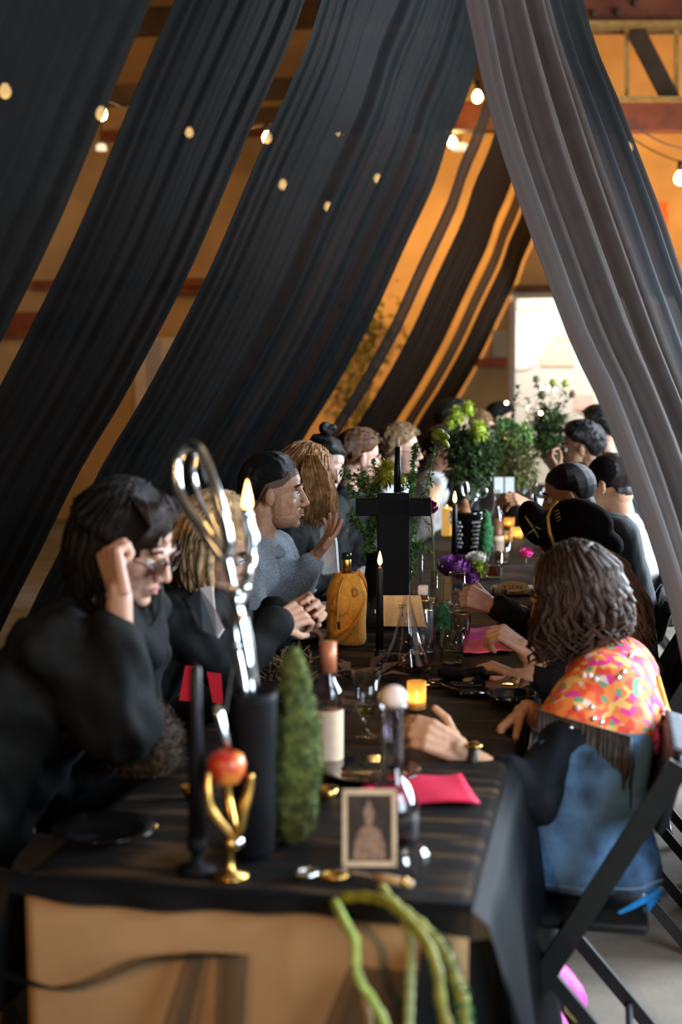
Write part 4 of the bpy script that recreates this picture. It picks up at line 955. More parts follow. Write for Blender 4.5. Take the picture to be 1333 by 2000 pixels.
MB().lathe(q, [(R_ * .9, 0), (R_, .006), (R_, .05), (R_ * .93, .072), (R_ * .62, .098), (R_ * .42, .115), (R_ * .38, .15), (R_ * .42, .235), (R_ * .50, .238), (R_ * .50, .242), (R_ * .38, .242), (R_ * .33, .15), (R_ * .36, .115), (R_ * .56, .096), (R_ * .87, .07), (R_ * .94, .048), (R_ * .92, .009), (.001, .008)], 32).build('glass_body', cg2, t)
MB().ell(q + V(0, 0, .254), (R_ * .52, R_ * .52, R_ * .46), None, 18, 12).build('stopper', mat('frosted_stopper', (.72, .58, .50), .6, noise=.1), t)
# knife with gold ring lying in front of the photo card
a, e = B(690, 1712), B(806, 1735); a.z = e.z = TT + .007
t = thing('wooden_handled_knife', 'pale wooden handled knife lying in front of the photo card', 'knife', a)
MB().tube([a.lerp(e, .35), a.lerp(e, .6), a.lerp(e, 1)], [.006, .008, .006], 10).build('handle', mat('pale_wood', (.52, .32, .16), .5, noise=.2, nscale=50), t)
MB().tube([a.lerp(e, .86), a.lerp(e, .91)], .0085, 12).build('collar_ring', brass, t)
MB().bar(a.lerp(e, -.25), a.lerp(e, .37), .014, .0015).build('blade', chrome, t, False)
q = B(600, 1712); t = thing('napkin_ring', 'small blue silver ring with gold band left of the photo card', 'ring', q)
MB().tube([q + V(math.cos(x) * .016, math.sin(x) * .016, .006) for x in np.linspace(0, 6.283, 19)[:-1]], .005, 8, True).build('band', chrome, t)
MB().tube([q + V(.045 + math.cos(x) * .02, math.sin(x) * .014, .0045) for x in np.linspace(0, 6.283, 19)[:-1]], .004, 8, True).build('gold_band', brass, t)
# ---- moss, vase and big scissors ---------------------------------------------------
q = B(493, 1668); k = ppm(q); VR = 46 * k
t = thing('black_vase', 'tall matte black vase holding the chrome scissors on the near table end', 'vase', q)
MB().lathe(q, [(VR * .8, 0), (VR * .95, .01), (VR, .12), (VR * 1.08, .27), (VR * 1.1, .285), (VR * .98, .285), (VR * .9, .12), (VR * .8, .02), (.001, .018)], 30).build('vase_body', matb, t)
dv = depth(q)
t = thing('scissors', 'oversized chrome scissors standing handles up in the black vase', 'scissors', at(495, 1420, dv))
def pxp(P, d=dv): return [at(x, y, d + z) for x, y, z in P]
lp = pxp([(437, 1092, 0), (400, 1040, .01), (362, 985, .03), (345, 945, .04), (347, 895, .045), (362, 874, .04), (378, 870, .03), (395, 885, .015), (410, 925, 0), (425, 970, -.01), (438, 1015, -.015), (446, 1055, -.015), (446, 1085, -.01)])
ls = spl(lp, 50); MB().tube(ls, .0105, 10).build('handle_loop', chrome, t)
l2 = pxp([(437, 1085, 0), (412, 1020, .06), (385, 960, .10), (376, 915, .10), (382, 885, .08)]); MB().tube(spl(l2, 24), .006, 10).build('loop_brace', chrome, t)
sh_ = pxp([(442, 1088, 0), (452, 1130, 0), (462, 1180, 0), (472, 1230, 0), (485, 1300, 0), (500, 1420, 0)])
MB().tube(spl(sh_, 30), [.008] * 6 + [.0115] * 15 + [.009] * 9 + [.006], 10).build('shank', chrome, t)
s2 = pxp([(482, 1003, .02), (487, 1030, .02), (495, 1052, .02), (492, 1085, .02), (487, 1110, .01), (479, 1145, .01), (470, 1170, 0), (462, 1192, 0), (458, 1230, 0), (464, 1270, 0), (474, 1320, 0), (486, 1420, 0)])
MB().tube(spl(s2, 44), [.0125, .011] + [.0105] * 42 + [.006], 10).build('second_handle', chrome, t)
for x, y in ((481, 1004), (463, 1157), (463, 1262), (478, 1148)): MB().ell(at(x, y, dv - .005), .0105, None, 14, 10).build('knuckle', chrome, t)
b_ = MB(); bl = pxp([(470, 1180, .01), (478, 1185, .01), (492, 1240, .01), (506, 1330, .01), (500, 1400, .01), (478, 1310, .01), (466, 1240, .01)])
b_.rings([bl, [x + FW * .008 for x in bl]]); b_.build('blade', chrome, t, True)
MB().ell(at(470, 1206, dv - .006), (.008, .008, .008)).build('pivot_screw', brass, t)
k = ppm(B(565, 1668)); q = B(560, 1650); q += V(.0, .03, 0)
def mossy(name, c, rx, ry, h, m, label, seed, bendx=0.0, blades=1500, th=1.0):
    mb = MB(); nseg = 9
    for i in range(nseg):
        u = i / (nseg - 1); w_ = (1 - .55 * max(0, u - .6) / .4)
        mb.ell(c + V(bendx * math.sin(u * 2.4), 0, .02 + h * .86 * u), (rx * w_, ry * w_, h * .17), None, 18, 10)
    r = remesh(mb, max(.006, rx * .12), 2); displace(r, rx * .08, 3 / rx, seed); displace(r, rx * .04, 9 / rx, seed + 1)
    z0 = min(v[2] for v in r.v); r.v = [(v[0], v[1], v[2] - z0 + c.z) for v in r.v]
    t = thing(name, label, 'moss', c); body = r.build('moss_mass', m, t)
    g = random.Random(seed); b = MB(); nv = len(r.v)
    for i in range(blades):
        j = g.randrange(nv); p = Vector(r.v[j]); n = Vector(r.n[j]); s = rx * .16; u = (n + V(g.gauss(0, .7), g.gauss(0, .7), g.gauss(0, .7))).normalized(); o = u.orthogonal().normalized()
        b.add([p - o * s * .2, p + o * s * .2, p + u * s], [(0, 1, 2)])
    b.build('moss_fibres', m, t, False, kind='stuff'); return t
mossy('moss_column', q, 54 * k, 50 * k, .285, moss, 'tall dark green moss column beside the black vase', 1, .012, 2600)
# ---- apple on its brass claw stand, knife stuck in it -----------------------------
q = B(450, 1712); d = depth(q); k = ppm(q); ac = at(443, 1500, d); ar = 38 * k
t = thing('claw_stand', 'brass claw stand carrying the red apple', 'stand', q)
MB().lathe(q, [(.030, 0), (.030, .004), (.007, .009), (.005, .03), (.008, .05), (.011, .058), (.004, .066)], 18).build('base', brass, t)
jc = at(462, 1645, d)
for P in ([(462, 1645, 0), (438, 1618, -.01), (410, 1578, -.02), (406, 1540, -.02), (408, 1505, -.012)], [(462, 1645, 0), (470, 1618, -.005), (474, 1590, -.005), (486, 1545, 0), (490, 1512, 0)], [(462, 1645, 0), (455, 1610, .03), (446, 1560, .045), (444, 1520, .04)]):
    pp = spl([at(x, y, d + z) for x, y, z in P], 18); MB().tube(pp, [.0055 + .003 * math.sin(math.pi * i / 18) for i in range(19)], 8).build('prong', brass, t)
MB().ell(jc, (.013, .013, .012)).build('joint', chrome, t); MB().tube([q + V(0, 0, .05), jc], .006, 8).build('stem', brass, t)
t = thing('apple', 'red and orange apple held up in the brass claw stand', 'apple', ac - V(0, 0, ar))
app = bpy.data.materials.new('apple_skin'); app.use_nodes = True; nt = app.node_tree; pb = nt.nodes['Principled BSDF']; pb.inputs['Roughness'].default_value = .35
tcn = nt.nodes.new('ShaderNodeTexCoord'); nz = nt.nodes.new('ShaderNodeTexNoise'); nz.inputs['Scale'].default_value = 22; rp_ = nt.nodes.new('ShaderNodeValToRGB')
rp_.color_ramp.elements[0].color = (.50, .035, .02, 1); rp_.color_ramp.elements[1].color = (.75, .26, .04, 1); rp_.color_ramp.elements[0].position = .42; rp_.color_ramp.elements[1].position = .62
nt.links.new(tcn.outputs['Object'], nz.inputs['Vector']); nt.links.new(nz.outputs['Fac'], rp_.inputs[0]); nt.links.new(rp_.outputs[0], pb.inputs['Base Color'])
MB().lathe(ac, [(.001, -ar * .78), (ar * .3, -ar * .9), (ar * .7, -ar * .7), (ar * .95, -ar * .15), (ar, ar * .25), (ar * .85, ar * .68), (ar * .5, ar * .88), (ar * .2, ar * .80), (.001, ar * .62)], 28).build('fruit', app, t)
MB().tube([ac + V(-.006, 0, ar * .62), ac + V(-.010, 0, ar * 1.1)], .0018, 6).build('stem', mat('apple_stem', (.08, .05, .02), .7, noise=.2), t)
t = thing('table_knife', 'silver knife stuck upright into the apple', 'knife', ac + V(0, 0, ar * .6))
MB().tube([at(447, 1462, d), at(441, 1440, d), at(430, 1400, d), at(424, 1378, d)], [.0035, .007, .009, .008], 10, flat=.6).build('handle', chrome, t)
MB().bar(at(438, 1392, d + .02), at(452, 1300, d + .02), .013, .002).build('blade', chrome, t, False)
# unlit black taper left of the apple, and the red card behind it
taper(385, 1700, 1292, 'unlit black taper candle left of the apple', False, 15, holder=matb)
red = mat('red_paper', (.70, .006, .02), .6, noise=.08)
rect_card('red_card', [at(350, 1368, 3.5), at(380, 1370, 3.5), at(386, 1300, 3.5), at(362, 1300, 3.5)], red, 'bright red folded card standing left of the unlit black taper', 'card')
rect_card('red_card', [at(416, 1372, 3.5), at(436, 1374, 3.5), at(432, 1316, 3.5), at(404, 1312, 3.5)], red, 'bright red folded card standing right of the unlit black taper', 'card')
taper(487, 1590, 1000, 'lit black taper candle burning behind the chrome scissors', True, 7, 2.0, fl=62)
# dark dried bloom, gold cups at the left
dry = mat('dried_bloom', (.012, .009, .005), .9, noise=.4, nscale=70, col2=(.06, .035, .014), bump=.6, bscale=90)
q = B(285, 1510); mossy('dried_hydrangea', q + V(0, 0, .0), .078, .07, .12, dry, 'round dark dried bloom in front of the person with glasses', 5, .0, 1500)
for px, py, lab in ((310, 1500, 'small gold cup in front of the dark dried bloom'), (374, 1556, 'tiny gold cup left of the apple'), (640, 1560, 'small gold bowl between the moss column and decanter')):
    q = B(px, py); t = thing('gold_cup', lab, 'cup', q); MB().lathe(q, [(.014, 0), (.016, .003), (.022, .022), (.020, .022), (.012, .006), (.001, .005)], 16).build('cup_body', brass, t)
# black dinner plates
def plate(px, py, r, label, m=blackg, square=False, name='dinner_plate'):
    q = B(px, py); t = thing(name, label, 'plate', q)
    if square:
        for nm, s_, z, h in (('plate_body', r, .004, .008), ('well', r * .72, .0092, .002)): MB().box(q + V(0, 0, z), (s_ * 2, s_ * 2, h), Matrix.Rotation(R(12), 3, 'Z'), bev=.003).build(nm, m, t, True)
    else:
        MB().lathe(q, [(r * .6, 0), (r * .7, .003), (r, .014), (r * .99, .016), (r * .68, .007), (.001, .006)], 40).build('plate_body', m, t)
    return q
plate(725, 1515, .105, 'round black plate under the near red napkin'); plate(205, 1630, .095, 'round black plate at the left front corner')
plate(590, 1245, .10, 'dark round plate before the hands of the blonde woman', mat('grey_glaze', (.08, .085, .09), .25, noise=.1))
plate(650, 1190, .09, 'pale oval plate behind the mustard bottle bag', mat('white_china', (.7, .7, .72), .2, noise=.03))
plate(948, 1345, .12, 'round black charger plate before the embroidered jacket'); sq = plate(880, 1332, .08, 'square glossy black plate reflecting gold light left of the charger', blackg, True)
t = thing('napkin_knot', 'black napkin tied in a knot on the glossy square plate', 'napkin', sq + V(.03, 0, .011)); c = sq + V(.03, 0, .024)
rr = remesh(MB().ell(c, (.018, .016, .013)).cap(c, .011, c + V(.05, .02, .006), .016).cap(c, .011, c + V(-.05, -.005, .004), .016), .005, 1); displace(rr, .003, 90, 3); rr.build('knot', matb, t)
q = B(1000, 1372); t = thing('black_skillet', 'small black pan with a raised rim at the table edge', 'pan', q)
MB().lathe(q, [(.052, 0), (.056, .003), (.064, .026), (.061, .026), (.053, .006), (.001, .005)], 32).build('pan_body', blackg, t); MB().tube([q + V(-.06, -.0, .02), q + V(-.10, -.02, .024), q + V(-.13, -.03, .024)], .006, 8).build('handle', blackg, t)
# napkins
def napkin(pts, m, label, seed=1):
    q = [B(x, y) for x, y in pts]; g = random.Random(seed); ph = g.uniform(0, 6)
    def fn(u, v):
        p = q[0].lerp(q[1], u).lerp(q[3].lerp(q[2], u), v); p.z = TT + .004 + .0025 * (1 + math.sin(u * 9 + v * 3 + ph)); return p
    t = MB().grid(fn, 14, 10).build('napkin', m, None, True, (q[0] + q[2]) / 2, solid=.003); tag(t, label, 'napkin', None)
crim = mat('crimson_napkin', (.66, .012, .06), .7, noise=.08, nscale=60); mag = mat('magenta_napkin', (.80, .02, .50), .6, noise=.08, nscale=60); coral = mat('coral_napkin', (.85, .10, .16), .6, noise=.08, nscale=60)
napkin([(700, 1572), (938, 1574), (902, 1518), (712, 1524)], crim, 'crimson napkin under the decanter at the near right')
napkin([(905, 1254), (1000, 1254), (985, 1228), (912, 1230)], mag, 'bright magenta napkin in front of the pinching hand', 2)
napkin([(905, 1280), (1002, 1274), (975, 1260), (905, 1252)], coral, 'coral pink napkin just nearer than the magenta one', 3)
# rosé bottle
def bottle(px, py, wpx, hpx, label, liquid, foil, lab=None, neck=.32, name='wine_bottle', lv=.45, bodym=None):
    q = B(px, py); k = ppm(q); r = wpx * k / 2; h = hpx * k; t = thing(name, label, 'bottle', q)
    MB().lathe(q, [(r * .92, 0), (r, .006), (r, h * .58), (r * .93, h * .63), (r * .55, h * .70), (r * neck * 1.05, h * .76), (r * neck, h * .99), (r * neck * 1.1, h), (r * neck * .8, h), (r * neck * .8, h * .76), (r * .9, h * .57), (r * .92, .012), (.001, .016)], 28).build('glass_body', bodym or cg, t)
    if foil: MB().lathe(q, [(r * neck * 1.14, h * .76), (r * neck * 1.12, h * 1.005), (r * neck * .5, h * 1.01)], 20).build('foil_cap', foil, t)
    if liquid: MB().lathe(q, [(r * .88, .018), (r * .90, h * lv)], 24).build('drink', liquid, t)
    if lab:
        b = MB(); z0, z1 = lab; a0 = math.atan2(CAM.y - q.y, CAM.x - q.x) + .25
        b.grid(lambda u, v: q + V(math.cos(a0 + (u - .5) * 2.3) * (r + .0008), math.sin(a0 + (u - .5) * 2.3) * (r + .0008), h * (z0 + (z1 - z0) * v)), 16, 2); b.build('label', cream, t)
    return t, q, r, h
copper = mat('copper_foil', (.50, .17, .08), .45, metal=.3, noise=.1)
t, q, r, h = bottle(641, 1492, 60, 240, 'rosé wine bottle with copper foil neck and cream label', wine, copper, (.04, .46), .50, bodym=cg2)
# glasses in the near middle
q = B(716, 1440); k = ppm(q); r = 28 * k; h = 130 * k
t = thing('goblet', 'stemmed clear goblet beside the rosé bottle', 'glass', q, 'drinking glasses')
MB().lathe(q, [(r * .8, 0), (r * .78, .004), (.006, .012), (.005, h * .22), (r * .5, h * .30), (r * .78, h * .5), (r, h), (r - .002, h), (r * .76, h * .52), (r * .46, h * .33), (.001, h * .29)], 28).build('glass_body', cg, t)
MB().lathe(q, [(r * .42, h * .34), (r * .70, h * .50)], 20).build('drink', waterl, t)
tumbler(768, 1448, 54, 96, 'ribbed clear tumbler behind the decanter neck', waterl, .35, .85, .03)
q = B(814, 1385); k = ppm(q); t = thing('votive_candle', 'lit tea light in a small amber glass cup', 'candle', q)
ambg = mat('amber_glass', (.95, .55, .15), .2, noise=.05, trl=.55, thru=.5)
r = 19 * k; h = 55 * k; MB().lathe(q, [(r * .9, 0), (r, .003), (r, h), (r - .002, h), (r * .88, .006), (.001, .005)], 24).build('glass_cup', ambg, t)
MB().lathe(q, [(r * .8, .006), (r * .82, h * .3)], 18).build('wax', mat('ivory_wax', (.8, .6, .35), .5, noise=.05), t); flames(q + V(0, 0, h * .32), .026, t, .35)
# lit black taper at centre
taper(742, 1308, 1104, 'lit black taper candle left of the kraft menu card', True, 7, 1.4, fl=27, holder=blackg)
# mustard bottle bag
q = B(677, 1256); k = ppm(q); bw = 78 * k; bh = 133 * k; must = mat('mustard_canvas', (.62, .27, .03), .85, noise=.12, nscale=70, bump=.25, bscale=140)
t = thing('bottle_bag', 'mustard canvas bag with strap, pockets and cord around a bottle', 'bag', q)
rr = remesh(MB().lathe(q, [(bw * .44, 0), (bw * .50, .012), (bw * .51, bh * .5), (bw * .49, bh * .78), (bw * .40, bh * .93), (bw * .30, bh), (bw * .34, bh * 1.04), (bw * .20, bh * 1.04), (.001, bh * .95)], 28), .005, 1); displace(rr, .0028, 60, 2); rr.build('bag_body', must, t)
fwd = (CAM - q); fwd.z = 0; fwd.normalize(); sd = V(-fwd.y, fwd.x, 0)
def bp(u, v, o=1.0): return q + sd * (u * bw * .5) + V(0, 0, v * bh) + fwd * (bw * .50 * o * math.sqrt(max(.05, 1 - (u * .8) ** 2)))
b = MB(); b.ell(bp(-.25, .62, .9), (bw * .25, bw * .14, bh * .17), None, 14, 8); remesh(b, .005, 1).build('upper_pocket', must, t)
b = MB(); P = [bp(-.75, .60), bp(.05, .56), bp(.05, .50), bp(-.35, .44), bp(-.78, .52)]; b.rings([P, [x + fwd * .009 for x in P]]); b.build('pocket_flap', must, t, True)
sp = spl([bp(.62, 1.06, .3), bp(.95, .92, .5), bp(1.02, .72, .7), bp(.70, .45, 1.15), bp(.1, .22, 1.25), bp(-.6, .06, 1.2), bp(-.95, -.0, 1.0)], 30)
b = MB()
for a_, e_ in zip(sp[:-1], sp[1:]): pass
b.rings([[p + V(0, 0, .011) - fwd * .001, p + V(0, 0, .011) + fwd * .003, p - V(0, 0, .011) + fwd * .003, p - V(0, 0, .011) - fwd * .001] for p in sp]); b.build('strap', must, t, True)
MB().tube(spl([bp(-.1, 1.0, .8), bp(-.3, .86, 1.1), bp(-.42, .62, 1.3), bp(-.40, .36, 1.3)], 14), .0028, 6).build('cord', mat('tan_cord', (.55, .33, .10), .8, noise=.15), t)
MB().cap(bp(-.40, .36, 1.32), .004, bp(-.38, .28, 1.32), .0035).build('cord_stop', matb, t); MB().tube([bp(.45 + .12 * math.cos(x), .80 + .07 * math.sin(x), 1.05) for x in np.linspace(0, 6.28, 13)[:-1]], .002, 6, True).build('buckle_ring', brass, t)
t = thing('champagne_bottle', 'champagne bottle with gold foil neck sticking out of the mustard bag', 'bottle', q + V(0, 0, .02)); gb_ = mat('green_black_glass', (.012, .02, .01), .1, noise=.1, coat=.5)
MB().lathe(q, [(.034, .022), (.036, bh * .6), (.022, bh * .98), (.0145, bh * 1.05), (.0145, bh * 1.2)], 20).build('glass_body', gb_, t)
MB().lathe(q, [(.0155, bh * .98), (.0155, bh * 1.24), (.013, bh * 1.26)], 18).build('gold_foil', brass, t); MB().lathe(q, [(.016, bh * 1.24), (.016, bh * 1.33), (.011, bh * 1.345)], 18).build('neck_ring', gb_, t)
# kraft menu card, conical decanter
dcd = depth(B(790, 1300)) + .06
P = [at(x, y, dcd) for x, y in ((750, 1223), (832, 1224), (822, 1163), (748, 1163))]; t, n = rect_card('menu_card', P, kraft, 'kraft paper menu card with small print behind the conical decanter', 'card')
pr, pu = P[1] - P[0], P[2] - P[1]; n = -FW
def mt(s_, x, y, sz): text('lettering', s_, sz, ink, t, at(x, y, dcd - .003), RX, UY)
mt('I', 787, 1201, .019); mt('V', 797, 1202, .019)
for yy, ww in ((1182, .9), (1187, .7)): MB().bar(at(779, yy, dcd - .002), at(779 + 16 * ww, yy, dcd - .002), .0028, .0008, FW).build('printed_line', ink, t, False)
q = B(795, 1306); k = ppm(q); r = 50 * k; h = 142 * k
t = thing('conical_decanter', 'clear cone shaped decanter with a little amber drink', 'decanter', q); q2 = q + V(-.012, 0, 0)
MB().lathe(q, [(r * .95, 0), (r, .004), (r * .98, .02), (r * .55, h * .4), (r * .16, h * .97), (r * .16, h), (r * .11, h), (r * .11, h * .95), (r * .5, h * .4), (r * .92, .02), (r * .92, .008), (.001, .008)], 32).build('glass_body', cg, t)
MB().lathe(q, [(r * .89, .010), (r * .89, .02), (r * .70, h * .22)], 24).build('drink', amberl, t)
q = B(806, 1262); t = thing('black_olive_dish', 'little black dish of dark olives behind the conical decanter', 'dish', q)
MB().lathe(q, [(.018, 0), (.03, .012), (.028, .012), (.001, .004)], 18).build('dish_body', blackg, t)
for dx, dy in ((-.008, 0), (.01, .004), (0, -.01)): MB().ell(q + V(dx, dy, .018), .010).build('olive', matb, t)
# tall clear bottle with gold collar and pale stopper
q = B(826, 1272); k = ppm(q); r = 24 * k; h = 100 * k
t = thing('spirit_bottle', 'squat clear spirit bottle with pale square stopper and dark lettering', 'bottle', q)
MB().lathe(q, [(r * .95, 0), (r, .004), (r, h), (r * .8, h + .008), (r * .45, h + .012), (r * .45, h + .02), (r * .38, h + .02), (r * .38, h + .01), (r * .9, h - .004), (r * .92, .008), (.001, .007)], 30).build('glass_body', cg, t)
MB().lathe(q, [(r * .88, .01), (r * .88, h * .8)], 24).build('drink', mat('clear_spirit', (.85, .83, .86), .02, trans=.8, ior=1.33), t)
MB().tube([q + V(math.cos(x) * r * .92, math.sin(x) * r * .92, h + .004) for x in np.linspace(0, 6.283, 25)[:-1]], .004, 8, True).build('gold_collar', brass, t)
MB().box(q + V(0, 0, h + .032), (.030, .030, .030), bev=.004).build('stopper', mat('pale_stopper', (.72, .62, .55), .6, noise=.06), t)
d0 = depth(q) - r - .004; text('lettering', 'CE', .024, ink, t, at(840, 1180, d0), RX, UY)
# tumblers
tumbler(729, 1222, 32, 56, 'ribbed clear glass left of the menu card', None, .5, .95, .05)
tumbler(884, 1294, 46, 68, 'short ribbed glass nearest to the coral napkin', waterl, .35, .92, .05)
tumbler(900, 1266, 42, 70, 'flared tumbler of pale drink behind the short ribbed glass', waterl, .5, .72, 0, mat('gold_rim', (.5, .33, .1)))
tumbler(975, 1188, 34, 40, 'low wide glass bowl before the patterned packet', None, .5, .7)
tumbler(966, 1128, 34, 52, 'short tumbler of golden drink beside the lime flower', amberl, .45, .9)
tumbler(981, 1098, 38, 42, 'flared tumbler behind the golden drink', wine, .5, .75)
q = B(893, 1192); k = ppm(q); t = thing('stemless_wine_glass', 'clear stemless wine glass behind the small kraft card', 'glass', q, 'drinking glasses'); r = 19 * k; h = 74 * k
MB().lathe(q, [(r * .6, 0), (r * .85, .006), (r, h * .4), (r * .82, h), (r * .80, h), (r * .95, h * .4), (r * .75, .012), (.001, .010)], 26).build('glass_body', cg, t); MB().tube([q + V(math.cos(x) * r * .81, math.sin(x) * r * .81, h) for x in np.linspace(0, 6.283, 25)[:-1]], .0013, 6, True).build('rim', brass, t)
P = [at(x, y, 5.12) for x, y in ((856, 1172), (881, 1172), (882, 1126), (857, 1125))]; rect_card('place_card', P, kraft, 'small blank kraft place card before the stemless wine glass', 'card')
q = B(874, 1188); t = thing('gold_nest_dish', 'shallow glass dish with gold wire nest at the foot of the place card', 'dish', q)
MB().lathe(q, [(.02, 0), (.045, .014), (.043, .015), (.001, .004)], 22).build('dish_body', cg, t)
g = random.Random(2)
for i in range(12): a = g.uniform(0, 6.28); MB().tube([q + V(.03 * math.cos(a), .03 * math.sin(a), .012), q + V(g.uniform(-.01, .01), g.uniform(-.01, .01), .024), q + V(.033 * math.cos(a + 2), .033 * math.sin(a + 2), .014)], .0009, 4).build('gold_wire', brass, t)
q = B(862, 1234); mossy('moss_tuft', q, .030, .028, .085, mossg, 'small bright green moss tuft beside the spirit bottle', 7, .008, 900)
# the black cross
q = B(768, 1222); d = depth(q); k = ppm(q); ax = sdir
t = thing('black_cross', 'big matte black cross standing among the flowers', 'cross', q)
Mx = Matrix((sdir, bk, V(0, 0, 1))).transposed(); zt = at(768, 962, d).z; 
MB().box(V(q.x, q.y, (TT + zt) / 2), (62 * k, .05, zt - TT), Mx, bev=.004).build('upright', matb, t, False)
MB().box(V(q.x, q.y, at(0, 988, d).z), (146 * k, .05, 34 * k), Mx, bev=.004).build('crossbar', matb, t, False)
MB().box(V(q.x, q.y, TT + .008), (100 * k, .09, .016), Mx, bev=.003).build('foot', matb, t, False)
c = V(*at(777, 964, d)); c.z = zt
t = thing('taper_candle', 'black taper candle with a dying ember on top of the cross', 'candle', c); top = at(777, 872, d).z - zt
MB().lathe(c, [(.013, 0), (.012, top * .5), (.008, top)], 14).build('candle_stick', wax, t); MB().lathe(c + V(0, 0, top), [(.004, 0), (.008, .012), (.002, .032)], 10).build('wick_tip', mat('pale_ember', (.6, .42, .30), .7, noise=.1), t)
# patterned packet reading PASTA
q = B(1004, 1158); d = depth(q); k = ppm(q); pat = mat('black_white_pattern', (.02, .02, .02), .4, noise=.5, nscale=90, col2=(.55, .5, .42))
t = thing('pasta_packet', 'black and cream patterned packet with an oval label lying flat', 'packet', q)
MB().box(q + V(0, 0, .012), (.17, .12, .024), Matrix.Rotation(R(8), 3, 'Z'), bev=.008).build('packet_body', pat, t, True)
tilt = (V(0, 0, 1) + bk * -.9).normalized(); cc = q + V(.0, -.062, .034); up_ = (bk * .7 + V(0, 0, .72)).normalized()
b = MB(); L0 = [cc + sdir * (.062 * math.cos(x)) + up_ * (.026 * math.sin(x)) for x in np.linspace(0, 6.283, 29)[:-1]]; nn = sdir.cross(up_).normalized(); b.rings([L0, [x - nn * .003 for x in L0]]); b.build('oval_label', cream, t, False)
text('lettering', 'PASTA', .026, ink, t, cc + nn * .0012 - up_ * .003, -sdir, -up_)

# ================================================================== FLOWERS AND THE FAR TABLE
leafd = mat('dark_leaf', (.028, .055, .016), .5, noise=.3, nscale=30, col2=(.06, .11, .025)); leafm = mat('mid_leaf', (.09, .20, .05), .5, noise=.3, nscale=30, col2=(.17, .32, .08)); leafb = mat('bright_leaf', (.17, .36, .08), .5, noise=.3, nscale=30, col2=(.32, .52, .14))
olive = mat('olive_leaf', (.10, .115, .028), .6, noise=.3, nscale=30, col2=(.19, .20, .05)); yg = mat('yellow_green_petal', (.36, .46, .03), .6, noise=.2, nscale=50); mumy = mat('yellow_mum_petal', (.42, .38, .03), .6, noise=.2, nscale=50); stemm = mat('pale_stem', (.17, .26, .08), .5, noise=.15)
purp = mat('purple_petal', (.22, .01, .12), .45, noise=.3, nscale=40); purpc = mat('purple_cabbage', (.11, .016, .13), .35, noise=.35, nscale=25, col2=(.30, .10, .32)); limep = mat('lime_petal', (.38, .55, .03), .6, noise=.15, nscale=50); creamp = mat('cream_petal', (.60, .58, .48), .6, noise=.08, nscale=40); pinkp = mat('pink_petal', (.75, .06, .30), .6, noise=.15, nscale=50)
def leaf(b, p, d, L, w_, up=None):
    d = Vector(d).normalized(); o = d.cross(Vector(up or (0, 0, 1))); o = o.normalized() if o.length > 1e-3 else d.orthogonal().normalized(); n = o.cross(d)
    b.add([p, p + d * L * .45 + o * w_ + n * w_ * .35, p + d * L - n * L * .12, p + d * L * .45 - o * w_ + n * w_ * .35, p + d * L * .5], [(0, 1, 4), (1, 2, 4), (2, 3, 4), (3, 0, 4)])
def foliage(t, paths, m, seed, n=40, L=.03, w_=.008, droop=.2, r=.0016, name='foliage', t0=.3):
    g = random.Random(seed); b = MB(); sm = MB()
    for P in paths:
        S_ = spl(P, 20); sm = MB(); sm.tube(S_, [r * (1.2 - .6 * i / 20) for i in range(21)], 5).build('stem', stemm, t)
        for k in range(n):
            u = t0 + (1 - t0) * (k + g.random()) / n; i = min(int(u * 20), 19); p = S_[i].lerp(S_[i + 1], u * 20 - i); ax = (S_[i + 1] - S_[i]).normalized()
            d = (ax * g.uniform(.1, .7) + V(g.gauss(0, 1), g.gauss(0, 1), g.gauss(0, .6) - droop)).normalized(); leaf(b, p, d, L * g.uniform(.6, 1.2), w_ * g.uniform(.7, 1.2))
    b.build(name, m, t, False, kind='stuff')
def cloud(t, c, rx, rz, m, seed, n=500, L=.03, w_=.008, name='foliage'):
    g = random.Random(seed); b = MB()
    for k in range(n):
        d = V(g.gauss(0, 1), g.gauss(0, 1), g.gauss(0, 1)).normalized(); q = d * g.random() ** .45; leaf(b, c + V(q.x * rx, q.y * rx, q.z * rz), d + V(g.gauss(0, .6), g.gauss(0, .6), g.gauss(0, .5)), L * g.uniform(.6, 1.3), w_)
    b.build(name, m, t, False, kind='stuff')
def pom(t, c, r, m, seed, n=150, name='flower_head', spike=1.0):
    g = random.Random(seed); b = MB(); b.ell(c, r * .6, None, 10, 6)
    for k in range(n):
        d = V(g.gauss(0, 1), g.gauss(0, 1), g.gauss(0, 1) + .3).normalized(); leaf(b, c + d * r * .4, d + V(g.gauss(0, .15), g.gauss(0, .15), g.gauss(0, .15)), r * .75 * spike, r * .10)
    b.build(name, m, t, False)
def rose(t, c, r, m, ax=(0, 0, 1), name='flower_head', rows=((.95, 7, .3), (.75, 6, .6), (.52, 5, .85), (.3, 4, 1.0))):
    q = Vector(ax).to_track_quat('Z', 'Y').to_matrix(); b = MB(); b.ell(c, r * .35, None, 10, 6)
    for rr_, n, lift in rows:
        for k in range(n):
            a0 = 2 * math.pi * (k + rr_) / n; wd = 2 * math.pi / n * .75
            def fn(u, v):
                a = a0 + (v - .5) * wd; q_ = r * rr_ * (.35 + .65 * math.sin(u * 1.9)); return c + q @ V(math.cos(a) * q_, math.sin(a) * q_, r * (-.45 + u * (.55 + .5 * lift)) + r * .07 * math.sin(v * 9))
            b.grid(fn, 4, 5)
    b.build(name, m, t)
